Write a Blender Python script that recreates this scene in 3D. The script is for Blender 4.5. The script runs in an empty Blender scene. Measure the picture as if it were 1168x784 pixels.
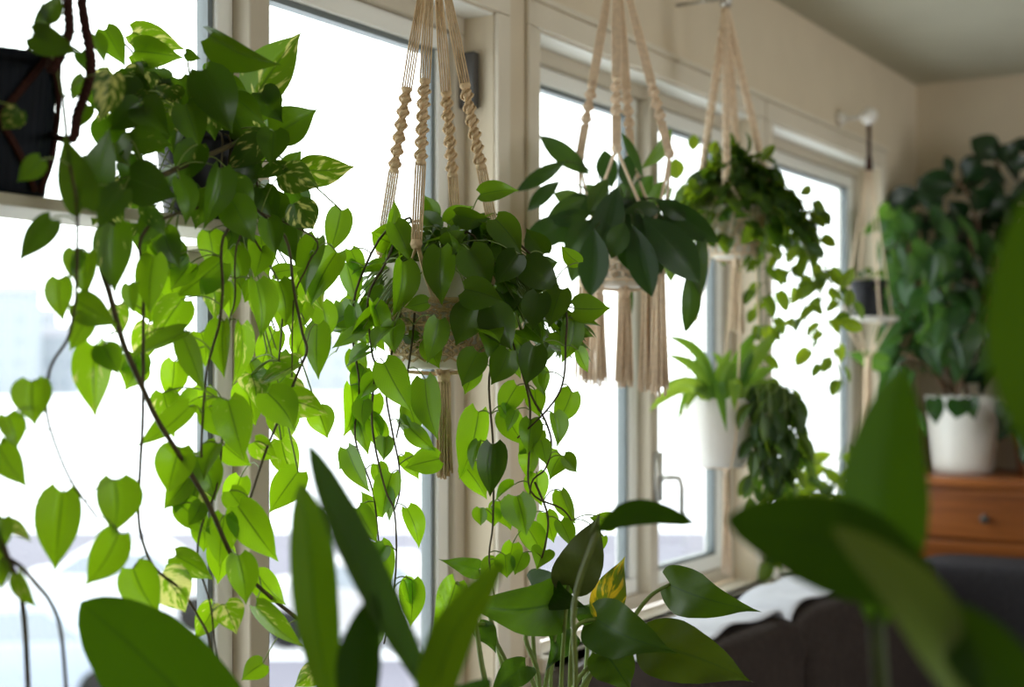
import bpy, math, random
from mathutils import Vector as V, Matrix
random.seed(7)
R = random.random
def U(a, b): return random.uniform(a, b)
sc = bpy.context.scene
C = sc.collection

# ------------------------------------------------------------------ camera frame
F = 1615.0; CX = 584.0; HY = 420.0
CAM = V((0, -1.4, 1.44))
FW = V((.8508, .5255, 0)); RT = V((.5255, -.8508, 0)); UP = V((0, 0, 1))
def at(px, py, Z):
    return CAM + FW*Z + RT*(Z*(px-CX)/F) + UP*(Z*(HY-py)/F)
def zpl(px, y):                       # depth at which the ray through px meets the plane y
    u = (px-CX)/F
    return (y+1.4)/(.5255-.8508*u)
def atp(px, py, y): return at(px, py, zpl(px, y))
def wx(px, y=0): return at(px, 0, zpl(px, y)).x

# ------------------------------------------------------------------ materials
def nodes(name):
    m = bpy.data.materials.new(name); m.use_nodes = True
    nt = m.node_tree; nt.nodes.clear()
    out = nt.nodes.new('ShaderNodeOutputMaterial')
    return m, nt, out
def N(nt, t, **kw):
    n = nt.nodes.new(t)
    for k, v in kw.items():
        if k in n.inputs: n.inputs[k].default_value = v
        else: setattr(n, k, v)
    return n
def pbr(name, col, rough=.6, spec=.4, noise=.0, scale=20, bump=0, bscale=60, metal=0, sheen=0, stretch=(1, 1, 1)):
    m, nt, out = nodes(name)
    p = N(nt, 'ShaderNodeBsdfPrincipled', Roughness=rough, Metallic=metal)
    p.inputs['Specular IOR Level'].default_value = spec
    if sheen: p.inputs['Sheen Weight'].default_value = sheen
    p.inputs['Base Color'].default_value = (*col, 1)
    tc = N(nt, 'ShaderNodeTexCoord'); mp = N(nt, 'ShaderNodeMapping')
    mp.inputs['Scale'].default_value = stretch
    nt.links.new(tc.outputs['Object'], mp.inputs[0])
    if noise:
        nz = N(nt, 'ShaderNodeTexNoise', Scale=scale, Detail=6.0)
        nt.links.new(mp.outputs[0], nz.inputs['Vector'])
        cr = N(nt, 'ShaderNodeValToRGB')
        cr.color_ramp.elements[0].position = .3; cr.color_ramp.elements[1].position = .7
        cr.color_ramp.elements[0].color = (*[c*(1-noise) for c in col], 1)
        cr.color_ramp.elements[1].color = (*[min(1, c*(1+noise)) for c in col], 1)
        nt.links.new(nz.outputs[0], cr.inputs[0]); nt.links.new(cr.outputs[0], p.inputs['Base Color'])
    if bump:
        nb = N(nt, 'ShaderNodeTexNoise', Scale=bscale, Detail=4.0)
        nt.links.new(mp.outputs[0], nb.inputs['Vector'])
        b = N(nt, 'ShaderNodeBump', Strength=bump, Distance=.004)
        nt.links.new(nb.outputs[0], b.inputs['Height']); nt.links.new(b.outputs[0], p.inputs['Normal'])
    nt.links.new(p.outputs[0], out.inputs[0])
    return m
def math_(nt, op, a, b=None, c=None):
    n = N(nt, 'ShaderNodeMath'); n.operation = op
    for i, x in enumerate((a, b, c)):
        if x is None: continue
        if isinstance(x, (int, float)): n.inputs[i].default_value = x
        else: nt.links.new(x, n.inputs[i])
    return n.outputs[0]
def mixc(nt, f, a, b):
    n = N(nt, 'ShaderNodeMix'); n.data_type = 'RGBA'
    for i, x in ((0, f), (6, a), (7, b)):
        if isinstance(x, tuple): n.inputs[i].default_value = (*x, 1)
        elif isinstance(x, (int, float)): n.inputs[i].default_value = x
        else: nt.links.new(x, n.inputs[i])
    return n.outputs[2]
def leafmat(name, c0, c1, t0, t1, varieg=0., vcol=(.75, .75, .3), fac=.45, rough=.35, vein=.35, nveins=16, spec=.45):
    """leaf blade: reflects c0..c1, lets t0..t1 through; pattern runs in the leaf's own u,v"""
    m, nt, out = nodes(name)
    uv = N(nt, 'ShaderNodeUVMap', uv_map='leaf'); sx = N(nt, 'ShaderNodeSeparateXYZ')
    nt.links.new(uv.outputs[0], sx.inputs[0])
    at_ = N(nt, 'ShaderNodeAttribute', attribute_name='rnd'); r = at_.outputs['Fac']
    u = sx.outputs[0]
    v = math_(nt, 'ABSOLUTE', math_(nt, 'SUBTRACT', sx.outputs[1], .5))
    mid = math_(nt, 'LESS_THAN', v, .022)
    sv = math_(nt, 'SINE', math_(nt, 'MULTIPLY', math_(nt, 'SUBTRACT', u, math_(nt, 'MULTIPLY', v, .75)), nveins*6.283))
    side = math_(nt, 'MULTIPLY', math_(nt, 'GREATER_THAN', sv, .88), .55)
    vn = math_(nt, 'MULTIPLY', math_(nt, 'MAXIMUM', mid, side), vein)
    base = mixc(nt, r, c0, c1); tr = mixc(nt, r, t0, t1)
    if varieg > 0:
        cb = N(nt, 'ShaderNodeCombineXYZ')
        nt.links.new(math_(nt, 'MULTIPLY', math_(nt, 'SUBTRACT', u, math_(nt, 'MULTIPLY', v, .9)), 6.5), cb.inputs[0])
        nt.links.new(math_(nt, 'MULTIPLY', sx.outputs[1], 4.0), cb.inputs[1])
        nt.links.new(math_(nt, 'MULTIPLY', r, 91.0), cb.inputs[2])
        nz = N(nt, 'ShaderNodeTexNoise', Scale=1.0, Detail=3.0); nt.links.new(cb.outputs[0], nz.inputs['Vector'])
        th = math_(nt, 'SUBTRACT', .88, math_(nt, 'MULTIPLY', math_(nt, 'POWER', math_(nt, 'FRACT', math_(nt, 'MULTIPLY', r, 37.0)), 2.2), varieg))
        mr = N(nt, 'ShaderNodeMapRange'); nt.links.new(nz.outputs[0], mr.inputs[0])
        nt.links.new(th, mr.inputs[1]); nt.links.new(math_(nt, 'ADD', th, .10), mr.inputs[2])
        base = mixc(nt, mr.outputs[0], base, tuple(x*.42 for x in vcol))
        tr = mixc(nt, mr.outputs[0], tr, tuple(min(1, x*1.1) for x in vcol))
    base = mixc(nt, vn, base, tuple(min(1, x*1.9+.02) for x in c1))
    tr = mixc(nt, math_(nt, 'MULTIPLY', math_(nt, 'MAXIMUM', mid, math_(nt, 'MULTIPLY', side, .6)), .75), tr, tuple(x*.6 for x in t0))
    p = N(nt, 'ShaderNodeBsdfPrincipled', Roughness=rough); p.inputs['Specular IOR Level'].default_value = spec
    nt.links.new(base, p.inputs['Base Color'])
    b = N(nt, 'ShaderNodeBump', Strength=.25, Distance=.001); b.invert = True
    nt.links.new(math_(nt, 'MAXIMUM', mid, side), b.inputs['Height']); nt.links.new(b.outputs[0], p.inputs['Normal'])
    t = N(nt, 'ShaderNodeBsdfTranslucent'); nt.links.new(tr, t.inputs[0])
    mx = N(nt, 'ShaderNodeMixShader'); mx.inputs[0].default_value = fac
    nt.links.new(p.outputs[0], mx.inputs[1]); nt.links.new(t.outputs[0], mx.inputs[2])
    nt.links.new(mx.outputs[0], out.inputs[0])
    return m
def glassmat(name):
    m, nt, out = nodes(name)
    t = N(nt, 'ShaderNodeBsdfTransparent'); t.inputs[0].default_value = (.96, .98, .97, 1)
    g = N(nt, 'ShaderNodeBsdfGlossy', Roughness=.01)
    lw = N(nt, 'ShaderNodeLayerWeight'); lw.inputs[0].default_value = .5      # thin sheet: Schlick reflectance, same from both faces
    f = math_(nt, 'ADD', .03, math_(nt, 'MULTIPLY', math_(nt, 'POWER', lw.outputs['Facing'], 5.0), .9))
    mx = N(nt, 'ShaderNodeMixShader')
    nt.links.new(f, mx.inputs[0]); nt.links.new(t.outputs[0], mx.inputs[1]); nt.links.new(g.outputs[0], mx.inputs[2])
    nt.links.new(mx.outputs[0], out.inputs[0]); return m
def woodmat(name, a, b, axis=1, rough=.35):
    m, nt, out = nodes(name)
    tc = N(nt, 'ShaderNodeTexCoord'); mp = N(nt, 'ShaderNodeMapping')
    s = [14, 14, 14]; s[axis] = 1.2; mp.inputs['Scale'].default_value = s
    nz = N(nt, 'ShaderNodeTexNoise', Scale=1.6, Detail=6.0, Distortion=.6)
    cr = N(nt, 'ShaderNodeValToRGB'); cr.color_ramp.elements[0].position = .3; cr.color_ramp.elements[1].position = .72
    cr.color_ramp.elements[0].color = (*a, 1); cr.color_ramp.elements[1].color = (*b, 1)
    p = N(nt, 'ShaderNodeBsdfPrincipled', Roughness=rough)
    nt.links.new(tc.outputs['Object'], mp.inputs[0]); nt.links.new(mp.outputs[0], nz.inputs['Vector'])
    nt.links.new(nz.outputs[0], cr.inputs[0]); nt.links.new(cr.outputs[0], p.inputs['Base Color'])
    nt.links.new(p.outputs[0], out.inputs[0]); return m

M = {}
M['wall'] = pbr('wall_paint', (.70, .61, .47), .75, .25, .03, 6, .15, 90)
M['ceil'] = pbr('ceiling_paint', (.54, .53, .43), .8, .2, .03, 5)
M['trim'] = pbr('trim_paint', (.74, .68, .57), .45, .4, .02, 8)
M['vinyl'] = pbr('window_white', (.84, .84, .80), .4, .5)
M['tanframe'] = pbr('window_tan', (.55, .49, .39), .5, .4, .03, 9)
M['gasket'] = pbr('window_gasket', (.16, .19, .20), .4, .5)
M['floor'] = woodmat('floor_boards', (.28, .18, .10), (.42, .28, .16), 0, .4)
M['glass'] = glassmat('window_glass')
M['metal'] = pbr('grey_metal', (.55, .54, .5), .35, .5, metal=.8)
M['darkmetal'] = pbr('dark_metal', (.05, .045, .04), .45, .5)
M['shelf'] = pbr('shelf_paint', (.50, .47, .36), .55, .35, .06, 14)
M['cotton'] = pbr('cotton_rope', (.66, .50, .31), .9, .1, .12, 120, .5, 400)
M['cottonw'] = pbr('pale_rope', (.80, .64, .47), .9, .1, .1, 120, .5, 400)
M['brownrope'] = pbr('brown_rope', (.045, .018, .014), .85, .1, .2, 150, .5, 300)
M['potwhite'] = pbr('white_glaze', (.80, .78, .74), .3, .5)
M['potcream'] = pbr('cream_pot', (.74, .70, .62), .5, .4)
M['potblack'] = pbr('black_plastic', (.008, .009, .012), .45, .25)
M['potnavy'] = pbr('dark_ribbed_pot', (.006, .009, .015), .6, .15)
M['terracotta'] = pbr('terracotta', (.45, .18, .09), .8, .2, .1, 20)
M['soil'] = pbr('soil', (.030, .020, .013), .95, .1, .4, 90, .8, 120)
M['stem'] = pbr('vine_stem', (.060, .048, .018), .6, .3, .3, 90)
M['stemg'] = pbr('green_stem', (.16, .23, .05), .5, .3, .2, 60)
M['stemdk'] = pbr('dark_green_stem', (.045, .075, .015), .5, .3, .2, 60)
M['bark'] = pbr('plant_bark', (.16, .10, .06), .8, .2, .3, 40)
M['sofa'] = pbr('sofa_fabric', (.042, .033, .030), .95, .08, .15, 60, .9, 14)
M['sofagrey'] = pbr('sofa_grey_fabric', (.042, .040, .046), .95, .08, .15, 60, .7, 16)
M['throw'] = pbr('throw_cloth', (.62, .64, .72), .9, .1, .06, 40, .4, 150, sheen=.2)
M['wood'] = woodmat('dresser_wood', (.13, .034, .006), (.34, .105, .020), 1, .32)
M['woodd'] = woodmat('stand_wood', (.25, .15, .08), (.36, .23, .12), 2, .5)
# leaves
M['pothos'] = leafmat('pothos_leaf', (.022, .065, .006), (.080, .17, .012), (.060, .145, .002), (.40, .72, .006), .42, (.80, .80, .22), .5, .28, .35, spec=.5)
M['helio'] = leafmat('heartleaf_leaf', (.022, .060, .006), (.085, .19, .014), (.060, .13, .002), (.38, .72, .006), .14, (.70, .72, .2), .5, .28, .3, spec=.5)
M['anth'] = leafmat('dark_leaf', (.012, .035, .010), (.035, .085, .018), (.06, .17, .010), (.22, .36, .02), 0, fac=.30, rough=.33, vein=.3, nveins=12)
M['bush'] = leafmat('bushy_leaf', (.018, .060, .008), (.075, .17, .016), (.07, .16, .004), (.54, .70, .02), .1, (.7, .7, .15), .5, .38, .2, 10)
M['strap'] = leafmat('strap_leaf', (.035, .11, .014), (.10, .22, .035), (.20, .42, .02), (.45, .60, .04), .08, (.8, .7, .06), .42, .35, .25, 3)
M['hoya'] = leafmat('hoya_leaf', (.018, .060, .010), (.06, .12, .015), (.10, .24, .01), (.40, .48, .02), .1, (.8, .7, .06), .35, .4, .2, 3)
M['phil'] = leafmat('broad_leaf', (.010, .036, .005), (.030, .080, .008), (.05, .14, .004), (.20, .36, .01), 0, fac=.40, rough=.36, spec=.3, vein=.45, nveins=9)
M['philpale'] = leafmat('pale_under_leaf', (.05, .065, .014), (.07, .09, .02), (.05, .09, .006), (.1, .15, .01), 0, fac=.3, rough=.5, vein=.2, nveins=9)
M['philyel'] = leafmat('yellowing_leaf', (.022, .058, .008), (.05, .09, .010), (.10, .20, .005), (.4, .42, .01), .62, (.8, .55, .02), .4, .35, .3, 9)
M['fgleaf'] = leafmat('lily_leaf', (.020, .075, .006), (.050, .13, .008), (.09, .23, .003), (.24, .44, .004), 0, fac=.42, rough=.5, vein=.25, nveins=14, spec=.15)
M['fgdark'] = leafmat('lily_dark_leaf', (.012, .040, .004), (.024, .065, .006), (.06, .16, .004), (.10, .22, .005), 0, fac=.35, rough=.5, vein=.25, nveins=14, spec=.12)
M['fgpale'] = leafmat('lily_pale_leaf', (.10, .16, .03), (.15, .22, .05), (.14, .25, .02), (.2, .32, .03), 0, fac=.4, rough=.45, vein=.3, nveins=14, spec=.3)
M['rubber'] = leafmat('rubber_leaf', (.006, .022, .009), (.016, .048, .014), (.03, .08, .01), (.06, .14, .012), 0, fac=.2, rough=.25, vein=.4, nveins=14)
M['arum'] = leafmat('mid_green_leaf', (.012, .048, .014), (.040, .115, .030), (.06, .18, .014), (.18, .36, .03), .06, (.5, .6, .2), .35, .24, .4, 10)
# outside
M['snow'] = pbr('snow', (.82, .83, .87), .9, .1, .03, .3)
M['road'] = pbr('wet_road', (.165, .16, .20), .8, .2, .05, .4)
M['house1'] = pbr('pale_render', (.27, .295, .33), .9, .1)
M['house2'] = pbr('grey_render', (.29, .31, .34), .9, .1)
M['roofsn'] = pbr('roof_grey', (.30, .30, .34), .9, .1)
M['pane'] = pbr('dark_pane', (.22, .25, .29), .2, .5)
M['carw'] = pbr('car_white', (.62, .63, .66), .3, .5)
M['carb'] = pbr('car_blue', (.34, .39, .48), .3, .5)
M['carr'] = pbr('car_grey', (.44, .43, .45), .3, .5)
M['tyre'] = pbr('tyre', (.02, .02, .02), .9, .1)

X0, X1, YB, ZC = -1.6, 4.96, -4.3, 2.43
HD, SL, SL1 = 2.096, .885, .70          # window head and sill heights
W1 = (1.04, wx(563)); W2 = (wx(612), wx(862)); W3 = (wx(878), wx(1003))
# ------------------------------------------------------------------ mesh builder
ORG = {}
class MB:
    def __init__(s): s.v = []; s.f = []; s.uv = []; s.r = []; s.mi = []; s.cur = 0; s.rv = 0.
    def quad(s, idx, uv=None):
        s.f.append(tuple(idx)); s.uv.append(uv); s.r.append(s.rv); s.mi.append(s.cur)
    def box(s, x0, x1, y0, y1, z0, z1):
        b = len(s.v); s.v += [V((x, y, z)) for z in (z0, z1) for y in (y0, y1) for x in (x0, x1)]
        for q in ((0, 2, 3, 1), (4, 5, 7, 6), (0, 1, 5, 4), (2, 6, 7, 3), (0, 4, 6, 2), (1, 3, 7, 5)): s.quad([b+i for i in q])
    def tube(s, pts, rad, n=6, cap=True):
        pts = [V(p) for p in pts]
        if len(pts) < 2: return
        rs = rad if isinstance(rad, (list, tuple)) else [rad]*len(pts)
        b = len(s.v); d0 = (pts[1]-pts[0]).normalized()
        a = V((0, 0, 1)) if abs(d0.z) < .9 else V((1, 0, 0))
        nrm = d0.cross(a).normalized()
        for i, p in enumerate(pts):
            d = (pts[min(i+1, len(pts)-1)]-pts[max(i-1, 0)])
            d = d.normalized() if d.length > 1e-9 else d0
            nrm = (nrm-d*nrm.dot(d))
            nrm = nrm.normalized() if nrm.length > 1e-6 else d.orthogonal().normalized()
            bi = d.cross(nrm)
            for k in range(n):
                t = 2*math.pi*k/n; s.v.append(p+(nrm*math.cos(t)+bi*math.sin(t))*rs[i])
        for i in range(len(pts)-1):
            for k in range(n):
                k2 = (k+1) % n; s.quad((b+i*n+k, b+i*n+k2, b+(i+1)*n+k2, b+(i+1)*n+k))
        if cap:
            s.quad([b+k for k in range(n)][::-1]); s.quad([b+(len(pts)-1)*n+k for k in range(n)])
    def lathe(s, c, prof, n=40, rib=0, nrib=30):
        c = V(c); b = len(s.v); m = len(prof)
        for r, z in prof:
            for k in range(n):
                t = 2*math.pi*k/n; rr = r*(1+rib*(.5+.5*math.cos(t*nrib))) if rib else r
                s.v.append(c+V((rr*math.cos(t), rr*math.sin(t), z)))
        for i in range(m-1):
            for k in range(n):
                k2 = (k+1) % n; s.quad((b+i*n+k, b+i*n+k2, b+(i+1)*n+k2, b+(i+1)*n+k))
        s.quad([b+k for k in range(n)][::-1]); s.quad([b+(m-1)*n+k for k in range(n)])
    def disc(s, c, r, n=32, jit=0):
        c = V(c); b = len(s.v); s.v.append(c+V((0, 0, jit)))
        for ring in (.5, 1.):
            for k in range(n):
                t = 2*math.pi*k/n; s.v.append(c+V((r*ring*math.cos(t), r*ring*math.sin(t), jit*(1-ring)*U(.2, 1.4))))
        for k in range(n):
            k2 = (k+1) % n; s.quad((b, b+1+k, b+1+k2)); s.quad((b+1+k, b+1+n+k, b+1+n+k2, b+1+k2))
    def leaf(s, B, T, W, nh, shape='heart', fold=.18, arch=.10, tipc=.10, wav=.0, rnd=None, nu=10, nv=6):
        B = V(B); T = V(T); ax = T-B; L = ax.length
        if L < 1e-5: return
        a = ax/L; n = V(nh); n = n-a*n.dot(a)
        if n.length < 1e-4: n = a.orthogonal()
        n.normalize(); sd = a.cross(n)
        s.rv = R() if rnd is None else rnd
        prof = PROF[shape]; lobe = LOBE[shape]; b = len(s.v); ph = U(0, 6)
        side = U(-.06, .06)
        for i in range(nu+1):
            u = i/nu
            if shape == 'heart': u = u**1.15
            w = interp(prof, u)*W*.5
            for j in range(nv+1):
                v = -1+2*j/nv; av = abs(v)
                x = u*L-lobe*L*(av**1.6)*(1-u)**4
                h = fold*av*w*1.0 + arch*L*4*u*(1-u) - tipc*L*u*u*u
                if wav: h += wav*W*av*math.sin(u*11+ph+v*1.5)
                s.v.append(B+a*x+sd*(v*w+side*L*math.sin(math.pi*u))+n*h)
        vs = s.v[b:]; mx = max(p.x for p in vs); my = max(p.y for p in vs)
        ly = .045 if any(w[0]+.08 < B.x < w[1]-.08 for w in (W1, W2, W3)) else -.012
        sh = V((min(0, X1-.012-mx), min(0, ly-my), 0))
        if sh.length > 0: s.v[b:] = [p+sh for p in vs]
        for i in range(nu):
            for j in range(nv):
                q = (b+i*(nv+1)+j, b+i*(nv+1)+j+1, b+(i+1)*(nv+1)+j+1, b+(i+1)*(nv+1)+j)
                uv = [(i/nu, j/nv), (i/nu, (j+1)/nv), ((i+1)/nu, (j+1)/nv), ((i+1)/nu, j/nv)]
                s.quad(q, uv)
    def add(s, o):
        b = len(s.v); s.v += o.v; s.f += [tuple(b+i for i in f) for f in o.f]; s.uv += o.uv; s.r += o.r; s.mi += [1]*len(o.f); return s
    def build(s, name, mats, parent=None, smooth=True, bevel=0, sub=0):
        if name in ('foliage', 'vine', 'stem'):
            for p in s.v: p.x = min(p.x, X1-.010)
        org = ORG.get(parent.name, V((0, 0, 0))) if parent else V((0, 0, 0))
        me = bpy.data.meshes.new(name)
        me.from_pydata([tuple(p-org) for p in s.v], [], s.f)
        ul = me.uv_layers.new(name='leaf'); i = 0; dat = []
        for f, u in zip(s.f, s.uv):
            for k in range(len(f)): dat += list(u[k] if u else (0, .25))
        ul.data.foreach_set('uv', dat)
        at_ = me.attributes.new('rnd', 'FLOAT', 'FACE'); at_.data.foreach_set('value', s.r)
        for m in (mats if isinstance(mats, (list, tuple)) else [mats]): me.materials.append(m)
        me.polygons.foreach_set('material_index', s.mi)
        me.polygons.foreach_set('use_smooth', [smooth]*len(s.f)); me.update()
        o = bpy.data.objects.new(name, me); C.objects.link(o)
        if parent: o.parent = parent; ORG[o.name] = org
        if bevel:
            bv = o.modifiers.new('bevel', 'BEVEL'); bv.width = bevel; bv.segments = 3; bv.limit_method = 'ANGLE'
            for p in me.polygons: p.use_smooth = False
        return o
PROF = {
 'heart': [(0, .42), (.05, .72), (.12, .90), (.22, .99), (.32, 1), (.45, .93), (.6, .74), (.75, .45), (.86, .20), (.93, .075), (1, .0)],
 'round': [(0, .40), (.06, .72), (.15, .93), (.3, 1), (.5, .96), (.7, .76), (.85, .48), (.95, .2), (1, .0)],
 'ell': [(0, .06), (.08, .30), (.2, .65), (.35, .92), (.5, 1), (.65, .93), (.8, .66), (.9, .38), (.96, .16), (1, .0)],
 'ob': [(0, .10), (.1, .28), (.25, .55), (.45, .86), (.62, 1), (.78, .90), (.9, .58), (.96, .28), (1, .0)],
 'strap': [(0, .5), (.1, .75), (.3, .98), (.5, 1), (.7, .85), (.85, .55), (.95, .22), (1, .0)],
}
LOBE = {'heart': .10, 'round': .08, 'ell': 0, 'ob': 0, 'strap': 0}
def interp(p, u):
    for (a, b), (c, d) in zip(p, p[1:]):
        if u <= c: return b+(d-b)*(u-a)/(c-a)
    return p[-1][1]
def spline(pts, k=6):
    pts = [V(p) for p in pts]; out = []
    for i in range(len(pts)-1):
        p0 = pts[max(i-1, 0)]; p1 = pts[i]; p2 = pts[i+1]; p3 = pts[min(i+2, len(pts)-1)]
        for j in range(k):
            t = j/k
            out.append(.5*((2*p1)+(p2-p0)*t+(2*p0-5*p1+4*p2-p3)*t*t+(3*p1-p0-3*p2+p3)*t**3))
    out.append(pts[-1]); return out
def taper(n, a, b): return [a+(b-a)*i/max(1, n-1) for i in range(n)]

def thing(name, label, cat, loc, group=None, kind=None):
    o = bpy.data.objects.new(name, None); o.empty_display_size = .05; C.objects.link(o)
    o.location = loc; ORG[o.name] = V(loc)
    o['label'] = label; o['category'] = cat
    if group: o['group'] = group
    if kind: o['kind'] = kind
    return o
def tag(o, label, cat, group=None, kind=None):
    o['label'] = label; o['category'] = cat
    if group: o['group'] = group
    if kind: o['kind'] = kind
    return o
def struct(o, label=None):
    o['kind'] = 'structure'
    if label: o['label'] = label
    return o
def boxo(name, mat, x0, x1, y0, y1, z0, z1, parent=None, bevel=.004):
    m = MB(); m.box(x0, x1, y0, y1, z0, z1); return m.build(name, mat, parent, False, bevel)

# ------------------------------------------------------------------ room shell
X0, X1, YB, ZC = -1.6, 4.96, -4.3, 2.43
HD, SL = 2.096, .885                  # window head and sill heights
W1 = (1.04, wx(563)); W2 = (wx(612), wx(862)); W3 = (wx(878), wx(1003))
WT = .14
m = MB()
m.box(X0, X1, 0, WT, 0, SL1-.03); m.box(X0, W1[0], 0, WT, SL1-.03, SL-.03); m.box(W1[1], X1, 0, WT, SL1-.03, SL-.03); m.box(X0, X1, 0, WT, HD, ZC)
for a, b in ((X0, W1[0]), (W1[1], W2[0]), (W2[1], W3[0]), (W3[1], X1)): m.box(a, b, 0, WT, SL-.03, HD)
struct(m.build('wall_window_side', M['wall'], None, False), 'beige wall pierced by three white windows')
struct(boxo('wall_far', M['wall'], X1, X1+.15, YB-.15, WT, 0, ZC, bevel=0), 'plain beige end wall behind the dresser')
struct(boxo('wall_near', M['wall'], X0-.15, X0, YB-.15, WT, 0, ZC, bevel=0), 'plain wall at the near end of the room')
m = MB()                                   # opposite wall, unseen; two tall openings added behind the camera for fill light
OP = ((-.8, .6), (1.9, 4.2))
m.box(X0, X1, YB-.15, YB, 2.15, ZC); m.box(X0, X1, YB-.15, YB, 0, .75)
for a, b in ((X0, OP[0][0]), (OP[0][1], OP[1][0]), (OP[1][1], X1)): m.box(a, b, YB-.15, YB, .75, 2.15)
struct(m.build('wall_back', M['wall'], None, False), 'unseen beige wall with tall openings added to let in fill light')
struct(boxo('floor', M['floor'], X0-.15, X1+.15, YB-.15, WT, -.12, 0, bevel=0), 'brown board floor')
struct(boxo('ceiling', M['ceil'], X0-.15, X1+.15, YB-.15, WT, ZC, ZC+.12, bevel=0), 'plain off-white ceiling')

def window(idx, a, b, mull, label, hinge=False, handle=False, SL=SL):
    """recessed white window between x=a and x=b, sashes either side of the mullion"""
    w = bpy.data.objects.new('window_%d' % idx, None); C.objects.link(w); w.location = ((a+b)/2, .06, SL); ORG[w.name] = V(w.location)
    w['kind'] = 'structure'; w['label'] = label
    yf, yb = .062, .125
    m = MB(); t = .035                                  # outer frame
    m.box(a, b, yf, yb, HD-t, HD); m.box(a, b, yf, yb, SL, SL+t)
    m.box(a, a+t, yf, yb, SL+t, HD-t); m.box(b-t, b, yf, yb, SL+t, HD-t)
    if mull: m.box(mull-.022, mull+.022, yf-.02, yb, SL+t, HD-t)
    m.build('frame', M['tanframe'], w, False, .004)
    l = MB(); l.box(a+.0005, b-.0005, .001, yf-.001, HD-.005, HD-.0005); l.build('head_lining', M['vinyl'], w, False, .001)
    bays = [(a+t, mull-.022), (mull+.022, b-t)] if mull else [(a+t, b-t)]
    for p, q in bays:
        s = MB(); k = .036
        y0, y1 = .075, .115
        s.box(p, q, y0, y1, HD-t-k, HD-t); s.box(p, q, y0, y1, SL+t, SL+t+k)
        s.box(p, p+k, y0, y1, SL+t+k, HD-t-k); s.box(q-k, q, y0, y1, SL+t+k, HD-t-k)
        so = s.build('sash', M['vinyl'], w, False, .005)
        g = MB(); e = .010
        x0, x1, z0, z1 = p+k, q-k, SL+t+k, HD-t-k
        g.box(x0, x0+e, .084, .106, z0, z1); g.box(x1-e, x1, .084, .106, z0, z1)
        g.box(x0+e, x1-e, .084, .106, z1-e, z1); g.box(x0+e, x1-e, .084, .106, z0, z0+e)
        g.build('gasket', M['gasket'], so, False)
        boxo('pane', M['glass'], x0+.002, x1-.002, .092, .096, z0+.002, z1-.002, so, 0)
    if hinge:
        h = MB(); zc = at(543, 98, zpl(543, .06)).z
        h.box(b-.022, b-.004, .028, .062, zc-.052, zc+.052); h.build('hinge', M['darkmetal'], w, False, .003)
    if handle:
        h = MB(); zc = at(750, 545, zpl(750, .04)).z; xx = mull+.004
        h.box(xx-.014, xx+.014, .030, .042, zc-.055, zc+.06)
        h.tube([(xx, .032, zc), (xx, .005, zc+.002), (xx+.02, -.008, zc), (xx+.03, -.010, zc-.02), (xx+.03, -.010, zc-.10)], .007, 8)
        h.build('handle', M['metal'], w, True)
    return w
window(1, W1[0], W1[1], 1.614, 'large left window with a tan mullion, left shelf in front', hinge=True, SL=SL1)
window(2, W2[0], W2[1], 2.965, 'middle window with two panes and a lever handle', handle=True)
window(3, W3[0], W3[1], None, 'far window nearest the corner of the room')
k = 1
for (a, b), side in ((W1, 'left'), (W2, 'middle'), (W3, 'far')):
    sl = SL1 if side == 'left' else SL
    s = MB(); s.box(a+.001, b-.001, -.035, .061, sl-.03, sl); s.box(a-.03, b+.03, -.035, -.001, sl-.03, sl)
    struct(s.build('trim_%d' % k, M['trim'], None, False, .005), 'painted sill board under the %s window' % side); k += 1
    c = MB(); c.box(a-.045, b+.045, -.010, -.0005, HD+.001, HD+.050)
    c.box(a-.050, b+.050, -.018, -.0005, HD+.050, HD+.062)
    c.box(b+.001, b+.045, -.010, -.0005, sl+.001, HD); c.box(a-.045, a-.001, -.010, -.0005, sl+.001, HD)
    struct(c.build('trim_%d' % k, M['trim'], None, False, .003), 'painted casing around the %s window' % side); k += 1
struct(boxo('baseboard_window_side', M['trim'], X0, X1-.02, -.015, -.0005, .001, .10), 'white baseboard below the windows')
struct(boxo('baseboard_far', M['trim'], X1-.015, X1-.0005, YB, -.02, .001, .10), 'white baseboard on the end wall')

# ------------------------------------------------------------------ outside
GZ = -3.2
m = MB(); m.box(-60, 400, 3, 420, GZ-.2, GZ); struct(m.build('ground_outside', M['snow'], None, False), 'bright snowy ground outside the windows')
def ray(px, dist, z): 
    p = CAM+(FW+RT*((px-CX)/F))*dist; return V((p.x, p.y, z))
def strip(name, mat, d0, d1, pa, pb, z, label):
    m = MB(); p = [ray(pa, d0, 0), ray(pb, d0, 0), ray(pb, d1, 0), ray(pa, d1, 0)]
    b = len(m.v); m.v += [V((q.x, q.y, z)) for q in p]+[V((q.x, q.y, z-.1)) for q in p]
    m.quad((b, b+1, b+2, b+3))
    for i in range(4): m.quad((b+i, b+4+i, b+4+(i+1) % 4, b+(i+1) % 4))
    return struct(m.build(name, mat, None, False), label)
strip('road', M['road'], 28.5, 40, -400, 1100, GZ+.02, 'pale grey wet road seen far below the left window')
strip('pavement', M['road'], 17, 22.5, -300, 1100, GZ+.02, 'pale grey pavement below the left window')
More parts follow.
